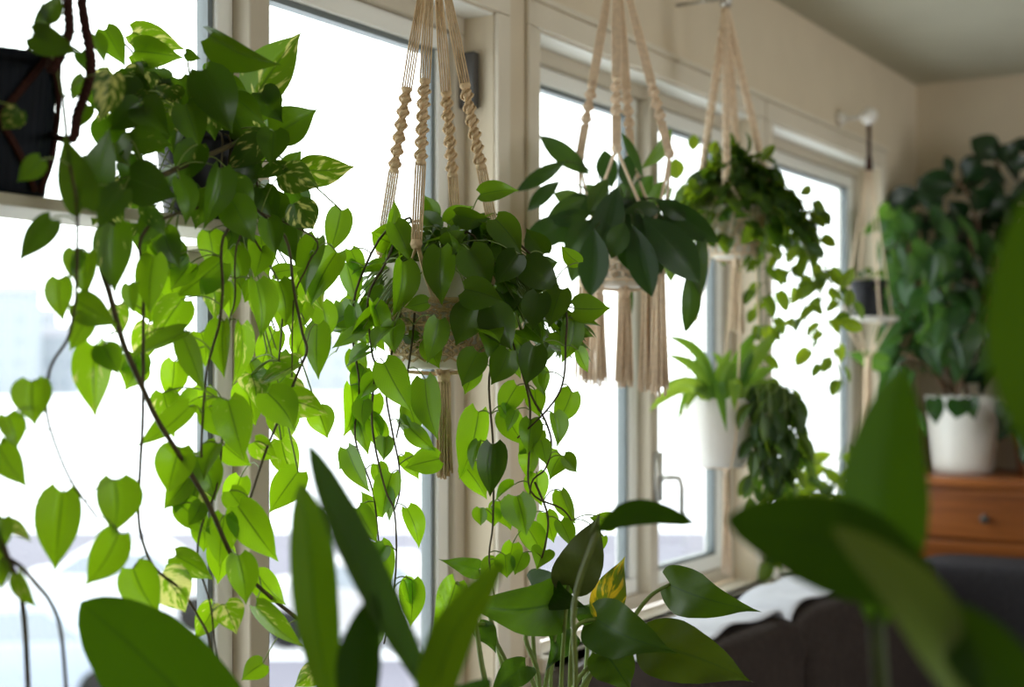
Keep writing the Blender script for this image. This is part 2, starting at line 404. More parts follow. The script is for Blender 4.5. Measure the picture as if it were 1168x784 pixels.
def house(px, dist, w, h, mat, label, roof):
    c = ray(px, dist, GZ); t = thing('house', label, 'house', c, kind='thing')
    a = FW.copy(); r = RT.copy()
    def P(i, j, z): return c+r*i+a*j+UP*z
    m = MB(); b = len(m.v); d = w*.6
    m.v += [P(i, j, z) for z in (0, h) for j in (0, d) for i in (-w/2, w/2)]
    for q in ((4, 5, 7, 6), (0, 1, 5, 4), (2, 6, 7, 3), (0, 4, 6, 2), (1, 3, 7, 5)): m.quad([b+i for i in q])
    m.build('walls', mat, t, False)
    m = MB(); b = len(m.v); e = w*.04
    m.v += [P(-w/2-e, -e, h), P(w/2+e, -e, h), P(w/2+e, d+e, h), P(-w/2-e, d+e, h), P(-w/2-e, d/2, h+roof), P(w/2+e, d/2, h+roof)]
    for q in ((0, 1, 5, 4), (2, 3, 4, 5), (1, 2, 5), (3, 0, 4), (0, 3, 2, 1)): m.quad([b+i for i in q])
    m.build('roof', M['roofsn'], t, False)
    n = max(2, int(w/5))
    for i in range(n):
        for f in range(max(1, int(h/4))):
            m = MB(); x = -w/2+(i+.5)*w/n; z = 1.4+f*3.4; b = len(m.v)
            m.v += [P(x+dx, dy, z+dz) for dy in (-.08, .05) for dx, dz in ((-.6, 0), (.6, 0), (.6, 1.5), (-.6, 1.5))]
            m.quad((b, b+1, b+2, b+3)); m.quad((b, b+4, b+5, b+1)); m.quad((b+3, b+2, b+6, b+7)); m.quad((b, b+3, b+7, b+4)); m.quad((b+1, b+5, b+6, b+2))
            m.build('window', M['pane'], t, False)
house(8, 230, 8, 17, M['house1'], 'tallest of the pale distant houses seen through the left pane', 1.5)
house(40, 250, 6, 14, M['house2'], 'pale distant house just right of the tallest one', 1.5)
house(66, 240, 6, 10, M['house1'], 'lowest of the pale distant houses, right of the other two', 2)
house(372, 260, 9, 9, M['house2'], 'lone pale distant house seen between the two pothos plants', 2.5)
def car(px, dist, mat, label, ang):
    c = ray(px, dist, GZ+.02); t = thing('parked_car', label, 'car', c)
    d = RT*math.cos(ang)+FW*math.sin(ang); s = UP.cross(d)
    def P(i, j, z): return c+d*i+s*j+UP*z
    pr = [(-2.1, .3), (-2.15, .75), (-1.9, .92), (-1.35, 1.0), (-.75, 1.42), (.55, 1.45), (1.2, .98), (2.0, .82), (2.15, .6), (2.1, .3)]
    m = MB(); n = len(pr)
    for j in (-.85, .85):
        for x, z in pr: m.v.append(P(x, j*(.82 if z > 1.2 else 1), z))
    for i in range(n): m.quad((i, (i+1) % n, n+(i+1) % n, n+i))
    m.quad(list(range(n))[::-1]); m.quad([n+i for i in range(n)])
    m.build('body', mat, t, False, .05)
    for j in (-1, 1):
        m = MB(); q = [(-1.2, 1.02), (-.72, 1.36), (.5, 1.38), (1.05, 1.02)]
        m.v += [P(x, j*(.865 if z < 1.2 else .745), z) for x, z in q]+[P(x, j*(.80 if z < 1.2 else .68), z) for x, z in q]
        m.quad((0, 1, 2, 3)); m.quad((7, 6, 5, 4))
        for i in range(4): m.quad((i, (i+1) % 4, 4+(i+1) % 4, 4+i))
        m.build('side_window', M['pane'], t, False)
        for x in (-1.3, 1.3):
            m = MB(); m.tube([P(x, j*.70, .32), P(x, j*.88, .32)], .32, 16); m.build('wheel', M['tyre'], t)
car(20, 19.5, M['carb'], 'pale blue parked car outside, lowest at the left edge', .1)
car(150, 25.5, M['carw'], 'white parked car outside beyond the blue one, below the left pothos', .05)
car(428, 24, M['carr'], 'pale grey parked car outside between the foreground leaves', -.1)

# ------------------------------------------------------------------ plant helpers
def leaf_px(mb, bx, by, tx, ty, w, Z, shape='heart', rmin=1.12, rmax=1.75, roll=None, tip=None, Zt=None, **kw):
    """one leaf whose attachment, tip and breadth are given where the photo shows them, at distance Z"""
    B = at(bx, by, Z); L = math.hypot(tx-bx, ty-by)*Z/F; W = w*Z/F
    dz = 0; rl = U(-.25, .25)
    if L < rmin*W: dz = -math.sqrt(max(0, (rmin*W)**2-L*L))*(tip if tip else random.choice((1, 1, -1)))
    elif L > rmax*W:
        W2_ = L/rmax; rl = math.acos(max(.2, min(1, W/W2_)))*random.choice((-1, 1)); W = W2_
    if roll is not None: rl = roll
    T = at(tx, ty, Zt if Zt else Z+dz)
    a = (T-B).normalized(); nh = (CAM-B).normalized(); nh = (nh-a*nh.dot(a)).normalized()
    nh = Matrix.Rotation(rl, 3, a) @ nh
    kw.setdefault('fold', U(.12, .62)*random.choice((1, 1, 1, -.6))); kw.setdefault('arch', U(-.03, .10)); kw.setdefault('tipc', U(.0, .16))
    mb.leaf(B, T, W, nh, shape, **kw)
    return B
def petiole(mb, a, b, r=.0009, sag=.15):
    a = V(a); b = V(b); d = b-a; L = d.length
    if L < .003: return
    m1 = a+d*.33+V((0, 0, sag*L)); m2 = a+d*.72+V((0, 0, sag*L*.8))
    mb.tube(spline([a, m1, m2, b], 3), r, 5)
def nearest(p, pts):
    return min(pts, key=lambda q: (q-p).length_squared)
def vine_leaves(lm, pm, pts, step, lw, shape='heart', hang=.8, ratio=1.25, pet=.03, skip=0., rnd=None, start=0):
    """alternate leaves along a hanging stem"""
    acc = -start; side = random.choice((-1, 1))
    for p, q in zip(pts, pts[1:]):
        acc += (q-p).length
        if acc >= step:
            acc = U(-.3, .2)*step; side *= -1
            if R() < skip: continue
            ph = U(-.9, .9)
            out = (RT*side*math.cos(ph)-FW*math.sin(ph)*U(.3, 1))
            pe = q+out*pet*U(.6, 1.3)+UP*U(-.3, .6)*pet
            W = lw*U(.72, 1.22); L = W*ratio*U(.95, 1.15)
            d = (out*U(.05, .75)-UP*hang*U(.7, 1.2)+V((U(-.2, .2), U(-.2, .2), 0))).normalized()
            nh = (out*.3-FW*U(.3, 1.2)*random.choice((1, 1, 1, -1))+RT*U(-.6, .6)+UP*U(.0, .5))
            petiole(pm, q, pe, .0009)
            lm.leaf(pe, pe+d*L, W, nh, shape, fold=U(.1, .55), arch=U(-.02, .1), tipc=U(0, .15), rnd=rnd() if rnd else None)
def crown(lm, pm, c, n, Rx, h, droop, lw, shape='heart', ratio=1.25, flat=1.0, front=None, k=2.0, rnd=None, pr=.001, soil=.05, squash=1.0, off=(0, 0, 0), skip=None):
    """a mound of leaves growing from the pot at c; each on its own stalk"""
    c = V(c)
    for i in range(n):
        ph = U(0, 2*math.pi); r = math.sqrt(R())
        o = V((math.cos(ph), math.sin(ph), 0))
        o2 = RT*o.x+FW*o.y*squash
        z = h*(1-r**2)-droop*r**k+U(-.25, .25)*h
        z *= (.35+.65*R()) if z > 0 else 1
        p = c+o2*Rx*r*U(.85, 1.1)+UP*z+V(off)*r
        if skip and skip(p): continue
        W = lw*U(.65, 1.25); L = W*ratio*U(.9, 1.2)
        d = (o2*U(.2, 1.0)*(.3+r)+UP*(U(-.2, .5)*(1-r)-U(.2, 1.2)*r)+V((U(-.4, .4), U(-.4, .4), U(-.3, .3)))).normalized()
        nh = (o2*(.3+.8*r)+UP*U(.3, 1.0)*(1.2-.7*r)+V((U(-.5, .5), U(-.5, .5), U(-.3, .3))))
        root = c+V((o.x, o.y, 0))*soil*R()
        petiole(pm, root, p, pr, .25)
        lm.leaf(p, p+d*L, W, nh, shape, fold=U(.05, .35), arch=U(-.02, .12), tipc=U(0, .2), rnd=rnd(p) if rnd else None)
def pot_prof(rb, rt, h, th=.004, lip=.0, lh=.012, foot=0.0):
    p = [(rb*.2, 0), (rb*.92, 0), (rb, .004)]
    for i in range(1, 9):
        t = i/9; p.append((rb+(rt-rb)*t, h*t))
    if lip: p += [(rt-.001, h-lh), (rt+lip, h-lh+.001), (rt+lip, h)]
    else: p.append((rt, h))
    p += [(rt-th, h), (rt-th-.002, h*.75), (rb*.3, h*.74)]
    return p
def round_prof(rb, rt, h, bulge=.0, th=.004):
    p = [(rb*.2, 0), (rb*.9, 0), (rb, .003)]
    for i in range(1, 14):
        t = i/14; p.append((rb+(rt-rb)*math.sin(t*math.pi/2)**.75, h*t))
    p += [(rt, h), (rt-th, h+.001), (rt-th-.002, h*.8), (rb*.3, h*.79)]
    return p

# ================================================================== LEFT: shelf, brown hanger, two pothos
SX0, SX1 = .62, wx(350, -.16); SZ = 1.626
t = thing('window_shelf', 'narrow beige shelf running across the large left window', 'shelf', ((SX0+SX1)/2, -.105, SZ-.014))
boxo('board', M['shelf'], SX0, SX1, -.16, -.05, SZ-.014, SZ, t, .003)
for x in (.80, SX1-.02):
    b = MB(); b.box(x-.012, x+.012, -.13, -.0005 if x < 1.04 else .06, SZ-.022, SZ-.0145)
    if x > 1.04: b.box(x-.012, 1.60, .028, .0415, SZ-.05, SZ-.0145)
    else: b.box(x-.012, x+.012, -.012, -.0005, SZ-.14, SZ-.022)
    b.build('bracket', M['shelf'], t, False, .002)

# --- dark ribbed pot with its own pothos, knotted in brown macrame
PC = V((1.013, -.105, SZ))
t = thing('potted_pothos', 'pothos in dark ribbed pot slung in brown macrame at the left edge', 'potted plant', PC)
m = MB(); m.lathe(PC, pot_prof(.056, .071, .150, lip=.002), 120, .03, 40); m.build('pot', M['potnavy'], t)
m = MB(); m.disc(PC+UP*.118, .064, jit=.006); m.build('soil', M['soil'], t)
lm = MB(); pm = MB()
v1 = spline([PC+V((0, 0, .12)), PC+V((.03, -.06, .165)), at(80, 190, 1.42), at(88, 240, 1.425), at(87, 330, 1.43), at(85, 350, 1.43), at(78, 385, 1.43), at(58, 418, 1.44), at(53, 455, 1.44), at(55, 480, 1.44), at(66, 515, 1.45), at(82, 550, 1.45), at(111, 591, 1.45)], 6)
v9 = spline([PC+V((-.03, 0, .12)), PC+V((-.07, -.06, .16)), at(-40, 250, 1.36), at(-30, 420, 1.36), at(-15, 560, 1.36), at(0, 612, 1.36), at(10, 640, 1.36), at(22, 670, 1.36), at(27, 700, 1.36), at(30, 740, 1.36), at(33, 810, 1.36)], 6)
v9b = spline([at(9, 637, 1.36), at(25, 648, 1.36), at(40, 665, 1.36), at(58, 688, 1.36), at(70, 725, 1.36), at(77, 810, 1.36)], 6)
P1 = [(38, 40, 90, 60, 36, 1.42), (47, 42, 50, 0, 20, 1.43), (52, 22, 70, -8, 24, 1.43), (22, 125, 2, 149, 28, 1.40), (128, 86, 112, 139, 36, 1.45),
      (95, 88, 82, 116, 18, 1.55), (95, 238, 70, 152, 44, 1.42), (98, 225, 125, 146, 44, 1.46), (47, 182, 19, 208, 27, 1.40), (58, 250, 20, 299, 32, 1.40),
      (108, 40, 120, 72, 18, 1.56), (92, 60, 98, 82, 18, 1.56), (100, 120, 88, 148, 22, 1.5), (140, 215, 112, 262, 34, 1.44), (68, 318, 72, 367, 33, 1.43), (85, 285, 80, 318, 26, 1.44),
      (100, 288, 98, 342, 30, 1.45), (88, 344, 132, 372, 40, 1.44), (100, 362, 80, 402, 28, 1.46), (37, 435, 40, 486, 46, 1.43), (8, 474, 20, 513, 32, 1.41), (-2, 508, 32, 556, 36, 1.42),
      (72, 561, 61, 653, 52, 1.46), (131, 547, 130, 612, 54, 1.47), (136, 608, 97, 668, 44, 1.47), (5, 598, 37, 617, 18, 1.38), (20, 655, 40, 697, 20, 1.34), (0, 640, 2, 672, 26, 1.36), (3, 590, -10, 640, 30, 1.36), (-5, 610, 16, 660, 22, 1.37)]
allv = v1+v9+v9b
for q in P1:
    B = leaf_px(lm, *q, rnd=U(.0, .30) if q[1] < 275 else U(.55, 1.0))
    n_ = nearest(B, allv)
    if (n_-B).length < .09: petiole(pm, n_, B, .0009)
    else: petiole(pm, PC+V((U(-.03, .03), U(-.03, .03), .12)), B, .0011, .2)
for a, b in ((v1, .0021), (v9, .0034), (v9b, .0024)):
    vm = MB(); vm.tube(a, taper(len(a), b, b*.75), 6); vm.build('vine', M['stem'], t)
lm.add(pm).build('foliage', [M['pothos'], M['stemg']], t)

# --- brown macrame
t = thing('plant_hanger', 'dark brown macrame hanger around the dark pot at the left edge', 'plant hanger', PC+V((0, 0, -.001)))
TOP = PC+V((-.005, 0, .62))
for i, a in enumerate((.25, 1.75, 3.4, 4.95)):
    rim = PC+V((math.cos(a)*.080, math.sin(a)*.080, .150)); m = MB()
    pth = spline([TOP, TOP*.6+rim*.4+V((math.cos(a), math.sin(a), 0))*.012, rim+V((0, 0, .07)), rim], 12)
    if i == 0: pth = spline([TOP, at(90, -60, 1.50), at(93, 0, 1.50), at(99, 40, 1.50), at(104, 72, 1.50), at(100, 98, 1.50), at(88, 130, 1.49), at(80, 160, 1.49), rim-V((0, 0, .06))], 10)
    if i == 3: pth = spline([TOP, at(76, -60, 1.46), at(77, 0, 1.45), at(78, 40, 1.44), at(60, 80, 1.44), rim], 12)
    for k in range(3):
        hp = []
        for j, p in enumerate(pth):
            w = j*.9+k*2.094; hp.append(p+V((math.cos(w), math.sin(w), 0))*.0028)
        m.tube(hp, .0032, 5)
    m.build('cord', M['brownrope'], t)
m = MB()
for i in range(4):
    for sg in (-1, 1):
        a0 = (.25, 1.75, 3.4, 4.95)[i]; pp = []
        for j in range(13):
            u = j/12; a = a0+sg*u*1.5; r = .0775-.016*u; pp.append(PC+V((math.cos(a)*r, math.sin(a)*r, .150-.146*u)))
        m.tube(pp, .0032, 6)
        m.tube([p+V((0, 0, .004)) for p in pp], .0026, 6)
m.build('net', M['brownrope'], t)
m = MB(); m.tube([TOP-V((0, 0, .012)), TOP+V((0, 0, .02))], .012, 8); m.tube([TOP, V((TOP.x, TOP.y, ZC-.001))], .004, 6); m.lathe(V((TOP.x, TOP.y, ZC-.012)), [(.004, 0), (.016, .002), (.016, .0115)], 16); m.build('hook', M['darkmetal'], t)

# --- trailing golden pothos on the shelf
PC = V((1.335, -.105, SZ))
t = thing('potted_pothos', 'variegated pothos in a black pot trailing long vines from the left window shelf', 'potted plant', PC)
m = MB(); m.lathe(PC, pot_prof(.044, .056, .112, lip=.003), 64); m.build('pot', M['potblack'], t)
m = MB(); m.disc(PC+UP*.088, .050, jit=.006); m.build('soil', M['soil'], t)
zf = lambda px, o=0: zpl(px, -.185-o)
P2 = [ # attach x,y  tip x,y  breadth  (offset in front of the shelf edge)
 (151, 37, 210, 54, 34, -.10), (153, 58, 208, 66, 38, -.09), (120, 34, 143, 76, 30, -.10), (150, 84, 140, 128, 46, -.04), (160, 118, 125, 150, 36, .0), (162, 122, 192, 152, 42, .0),
 (232, 80, 264, 151, 54, .03), (240, 40, 320, 76, 38, .02), (292, 109, 343, 36, 56, .0), (256, 95, 283, 106, 22, .0), (268, 112, 302, 142, 28, .02), (298, 106, 323, 140, 38, .01), (316, 152, 361, 124, 46, .02), (212, 60, 229, 67, 14, -.05),
 (148, 203, 198, 225, 54, .05), (130, 258, 133, 335, 46, .06), (150, 160, 197, 166, 34, .01), (165, 235, 190, 268, 22, .03), (205, 290, 168, 280, 38, .01), (225, 165, 206, 213, 38, .03), (205, 205, 213, 257, 28, .04),
 (250, 192, 235, 263, 34, .05), (264, 228, 291, 276, 44, .05), (300, 155, 257, 196, 36, .03), (312, 150, 308, 189, 38, .04), (325, 196, 345, 172, 24, .0), (347, 194, 405, 190, 37, .02), (322, 198, 364, 214, 40, .05), (338, 231, 359, 264, 40, .04), (389, 240, 376, 291, 32, .02), (325, 190, 288, 203, 18, .05),
 (268, 205, 290, 234, 28, .04), (305, 250, 315, 292, 30, .03), (362, 272, 344, 336, 32, .02), (384, 288, 354, 350, 38, .03),
 (175, 293, 171, 359, 37, .05), (148, 325, 153, 358, 20, .04), (135, 348, 138, 386, 24, .0), (207, 342, 176, 392, 44, .01), (211, 378, 145, 408, 20, .06), (108, 394, 109, 477, 46, .04), (118, 394, 136, 426, 36, .05), (218, 300, 193, 331, 30, .01),
 (240, 318, 246, 366, 36, .01), (252, 298, 200, 342, 36, .03), (209, 384, 229, 450, 28, .03), (255, 367, 256, 432, 30, .04), (275, 371, 270, 442, 24, .02), (292, 321, 298, 387, 33, .04), (318, 321, 326, 371, 32, .02), (290, 322, 279, 346, 22, .03), (312, 311, 345, 305, 20, .0), (341, 414, 289, 436, 22, .04), (362, 371, 362, 434, 31, .02),
 (216, 464, 157, 512, 28, .05), (205, 510, 190, 565, 46, .04), (260, 457, 279, 527, 45, .06), (329, 456, 374, 473, 36, .05), (305, 448, 337, 493, 46, .04), (325, 430, 298, 458, 36, .01), (226, 454, 200, 470, 30, .0), (238, 464, 262, 502, 36, .02), (290, 504, 317, 524, 28, .03), (256, 508, 287, 532, 30, .02), (248, 506, 229, 548, 22, .05), (340, 538, 306, 587, 38, .03),
 (152, 648, 183, 703, 48, .03), (200, 634, 243, 662, 34, .01), (184, 655, 213, 700, 50, .02), (256, 588, 250, 649, 37, .04), (272, 578, 317, 642, 45, .05), (272, 634, 281, 691, 37, .06), (294, 655, 327, 690, 32, .03), (292, 692, 344, 743, 26, .04), (256, 690, 270, 724, 37, .03), (230, 574, 214, 601, 22, .03), (300, 757, 274, 777, 28, .02), (362, 763, 334, 784, 28, .03), (215, 545, 184, 582, 30, .02), (225, 520, 246, 572, 38, .01),
 (245, 690, 222, 730, 30, .0), (205, 575, 240, 610, 36, .0), (262, 560, 285, 590, 30, .02), (180, 130, 165, 178, 40, -.03), (212, 120, 228, 170, 40, .0), (285, 180, 268, 228, 36, .0), (240, 220, 222, 262, 34, .02), (300, 215, 312, 256, 34, .0), (186, 262, 205, 305, 34, .0), (322, 255, 338, 300, 30, .0), (262, 285, 276, 330, 32, .0), (300, 280, 290, 318, 30, .01),
 (185, 90, 172, 125, 34, -.05), (205, 90, 215, 130, 34, -.04), (135, 110, 160, 150, 36, -.05), (265, 130, 285, 170, 36, -.02), (150, 175, 140, 215, 30, .0), (178, 245, 160, 280, 30, .02)]
vs = [ # stems as the photo shows them
 [(150, 200), (118, 260), (115, 300), (125, 335), (140, 390), (155, 425), (168, 455), (180, 480), (205, 520), (222, 548), (240, 580), (265, 635), (290, 665), (335, 703), (352, 715), (368, 745)],
 [(178, 210), (168, 260), (164, 330), (163, 470), (160, 530), (158, 590), (165, 625), (178, 650), (205, 672), (225, 702), (240, 735), (243, 800)],
 [(235, 200), (252, 240), (255, 270), (254, 330), (250, 370), (243, 395), (235, 430), (230, 500), (230, 522)],
 [(250, 190), (268, 240), (270, 280), (268, 340), (262, 365), (256, 400)],
 [(300, 190), (318, 235), (325, 270), (335, 330), (345, 380), (350, 400), (340, 425), (322, 470), (305, 510), (285, 570), (276, 600)],
 [(320, 180), (352, 230), (357, 270), (352, 300), (338, 330), (334, 360), (333, 430)],
 [(290, 200), (318, 260), (322, 330), (322, 365), (318, 412)],
 [(255, 460), (252, 520), (246, 560), (230, 600), (226, 640), (240, 690), (246, 740), (262, 800)]]
V2 = []
for k, s in enumerate(vs):
    o = .045 if k in (0, 4) else .02+.01*(k % 3)
    s = ([(140, 222), (119, 258)]+s[2:]) if k == 0 else s; pts = [PC+V((U(-.03, .03), U(-.02, .02), .10)), PC+V((U(-.03, .03), -.062, .105)), PC+V((U(-.03, .03), -.072, .03))]; s = s[2:] if 1 < k < 7 else (s[1:] if k == 1 else s)
    if k == 7: pts = []
    if k == 0: pts = pts[:2]
    pts = spline(pts+[at(x, y, zf(x, o)) for x, y in s], 5); V2.append(pts)
    vm = MB(); r = .0036 if k == 0 else (.0021 if k in (1, 2, 4) else .0015)
    vm.tube(pts, taper(len(pts), r, r*.7), 6); vm.build('vine', M['stem'], t)
allv = [p for s in V2 for p in s]
lm = MB(); pm = MB()
random.seed(21)
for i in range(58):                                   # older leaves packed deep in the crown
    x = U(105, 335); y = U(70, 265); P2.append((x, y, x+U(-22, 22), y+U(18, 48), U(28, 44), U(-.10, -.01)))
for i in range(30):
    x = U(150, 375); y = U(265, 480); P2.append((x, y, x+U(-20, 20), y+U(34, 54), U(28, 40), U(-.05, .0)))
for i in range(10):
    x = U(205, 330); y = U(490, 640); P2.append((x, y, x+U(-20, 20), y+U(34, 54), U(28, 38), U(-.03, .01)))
for bx, by, tx, ty, w, o in P2:
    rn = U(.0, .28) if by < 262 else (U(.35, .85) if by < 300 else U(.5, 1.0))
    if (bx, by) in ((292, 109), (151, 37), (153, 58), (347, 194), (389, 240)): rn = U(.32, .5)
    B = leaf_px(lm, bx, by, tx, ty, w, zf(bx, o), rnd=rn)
    n_ = nearest(B, allv)
    if (n_-B).length < .08 and by > 150: petiole(pm, n_, B, .0009)
    else: petiole(pm, PC+V((U(-.03, .03), U(-.02, .02), .09)), B, .0011, .15)
lm.add(pm).build('foliage', [M['pothos'], M['stemg']], t)

# ================================================================== macrame builder
def strand_bundle(m, pth, n, width, r, flat=RT):
    """flat bundle of parallel strings"""
    for k in range(n):
        o = (k-(n-1)/2)/max(1, n-1)*width
        m.tube([p+flat*o+FW*U(-.0006, .0006) for p in pth], r, 5)
def knots(m, a, b, beads, rmax, r=.0016):
    """twisted spiral knots between a and b"""
    d = b-a; ax = d.normalized(); n1 = ax.orthogonal().normalized(); n2 = ax.cross(n1); K = beads*14
    for s in range(4):
        pts = []
        for i in range(K+1):
            u = i/K; w = u*beads*math.pi*1.0+s*math.pi/2
            rr = rmax*(.20+.80*abs(math.sin(u*beads*math.pi))**.9)
            pts.append(a+d*u+(n1*math.cos(w)+n2*math.sin(w))*rr)
        m.tube(pts, r*1.25, 5)
    m.tube([a+d*(i/K) for i in range(K+1)], [rmax*(.22+.55*abs(math.sin(i/K*beads*math.pi))) for i in range(K+1)], 8)
def tassel(m, top, L, w0, w1, n=22, r=.0013):
    for k in range(n):
        a = k*2.4; q = math.sqrt((k+.5)/n); o = V((math.cos(a)*q, math.sin(a)*q, 0)); ll = L*U(.9, 1.02)
        m.tube([top, top+o*w0-UP*ll*.1, top+o*(w0*.6+w1*.4)-UP*ll*.5+V((U(-.002, .002), U(-.002, .002), 0)), top+o*w1-UP*ll], r, 4)
    m.tube([top+UP*.004, top-UP*.004, top-UP*.016], [w0*.9, w0*1.1, w0*.9], 10)
def netting(m, c, prof, n, turns, r):
    """crossing strings that wrap a pot; prof = [(radius, z)] from top to bottom"""
    for sg in (-1, 1):
        for k in range(n):
            a0 = 2*math.pi*k/n; pts = []
            for i in range(17):
                u = i/16; j = u*(len(prof)-1); q = min(int(j), len(prof)-2); f = j-q
                rr = prof[q][0]*(1-f)+prof[q+1][0]*f; zz = prof[q][1]*(1-f)+prof[q+1][1]*f
                a = a0+sg*(turns*u*2*math.pi+.10*math.sin(u*10*math.pi)); pts.append(c+V((math.cos(a)*rr, math.sin(a)*rr, zz)))
            m.tube(pts, r, 4)
def ringt(m, c, rad, z, r, n=28):
    m.tube([c+V((math.cos(2*math.pi*i/n)*rad, math.sin(2*math.pi*i/n)*rad, z)) for i in range(n+1)], r, 6)
def ceiling_hook(t, p, mat):
    m = MB(); m.tube([p+UP*.01, V((p.x, p.y, ZC-.001))], .0032, 6)
    ringt_pts = [p+RT*.012*math.cos(a)+UP*(.0-.012+.012*math.sin(a)) for a in [i*math.pi/8 for i in range(17)]]
    m.tube(ringt_pts, .0022, 6)
    m.lathe(V((p.x, p.y, ZC-.012)), [(.004, 0), (.016, .002), (.016, .0115)], 16); m.build('hook', mat, t)
ANG = math.atan2(RT.y, RT.x)
def dirw(a): return RT*math.cos(a)+FW*math.sin(a)      # a=0 to the right, -90 deg towards the viewer

# ================================================================== HANGER A (in focus)
ZA = 2.05; PA = at(500, 422, ZA); rT, rB, hA = .083, .062, .150
t = thing('plant_hanger', 'cream macrame hanger with twisted knots holding the bushy pothos before the first pier', 'plant hanger', PA)
top = at(494, -88, ZA)
wrist = {}
for i, (a, mk) in enumerate(((math.radians(-17), 'r'), (math.radians(-107), 'f'), (math.radians(163), 'l'), (math.radians(73), 'b'))):
    e = PA+dirw(a)*(rT+.006)+UP*(hA+.025)
    p = lambda z, e=e: top+(e-top)*((top.z-z)/(top.z-e.z))
    z1 = at(0, 100, ZA).z; z2 = at(0, 192, ZA).z
    m = MB()
    n1 = 24; pth = [p(top.z+(z1-top.z)*j/n1) for j in range(n1+1)]
    for k in range(5):
        m.tube([top+(q-top)*1.0+RT*((k-2)/4*.0135*min(1, .2+j/n1*1.1))+FW*U(-.001, .001) for j, q in enumerate(pth)], .0014, 6)
    m.tube([p(z1+.003), p(z1), p(z1-.005)], [.0075, .0085, .006], 10)
    knots(m, p(z1-.004), p(z2), 6, .0085)
    m.tube([p(z2+.004), p(z2), p(z2-.004)], [.006, .0075, .006], 10)
    pth = [p(z2+(e.z-z2)*j/10) for j in range(11)]
    for k in range(5): m.tube([q+RT*((k-2)/4*.0130)+FW*U(-.001, .001) for q in pth], .0016, 6)
    m.tube([e+UP*.006, e, e-UP*.007], [.006, .009, .006], 10)
    for sg in (-1, 1):                                    # splits and spreads over the pot
        for k in range(3):
            q = PA+dirw(a+sg*(.28+.05*k))*(rT*.97+.004)+UP*(hA*.62)
            m.tube(spline([e+RT*k*.0015, (e+q)/2+dirw(a)*.006, q], 5), .0016, 5)
    m.build('cord', M['cotton'], t)
m = MB(); prof = [(rT*.965+.0035, hA*.66), (.0785, hA*.5), (.0735, hA*.3), (rB+.0035, .012)]
netting(m, PA, prof, 18, .22, .0019)
netting(m, PA, prof, 18, .05, .0016)
for z, r in ((hA*.66, rT*.965+.003), (hA*.42, .0765), (.022, rB+.0048)): ringt(m, PA, r, z, .0024)
for k in range(4):
    m.tube([PA+dirw(k*math.pi/2)*(rB+.003)+UP*.012, PA+dirw(k*math.pi/2)*.045-UP*.003, PA-UP*.006], .003, 5)
m.build('net', M['cotton'], t)
m = MB(); tassel(m, PA+RT*.008-UP*.004, .152, .009, .0125, 46, .0016); m.build('tassel', M['cotton'], t)
ceiling_hook(t, top, M['darkmetal'])

t = thing('hanging_pothos', 'bushy heart-leaved pothos in a cream pot, vines trailing before the first pier', 'potted plant', PA+UP*.001)
m = MB(); m.lathe(PA+UP*.001, pot_prof(rB, rT, hA), 64); m.build('pot', M['potcream'], t)
SA = PA+UP*(hA*.80); m = MB(); m.disc(SA, rT-.010, jit=.008); m.build('soil', M['soil'], t)
lm = MB(); pm = MB()
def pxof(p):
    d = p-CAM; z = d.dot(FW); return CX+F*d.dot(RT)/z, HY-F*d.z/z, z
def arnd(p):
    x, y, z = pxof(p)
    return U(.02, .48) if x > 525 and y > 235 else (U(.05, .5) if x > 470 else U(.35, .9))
crown(lm, pm, PA+UP*hA+RT*.012, 300, .170, .080, .11, .033, soil=.06, squash=.8, off=(.012, -.01, 0), rnd=arnd, skip=lambda p: (lambda x, y, z: 452 < x < 540 and 282 < y < 425 and z < ZA)(*pxof(p)))
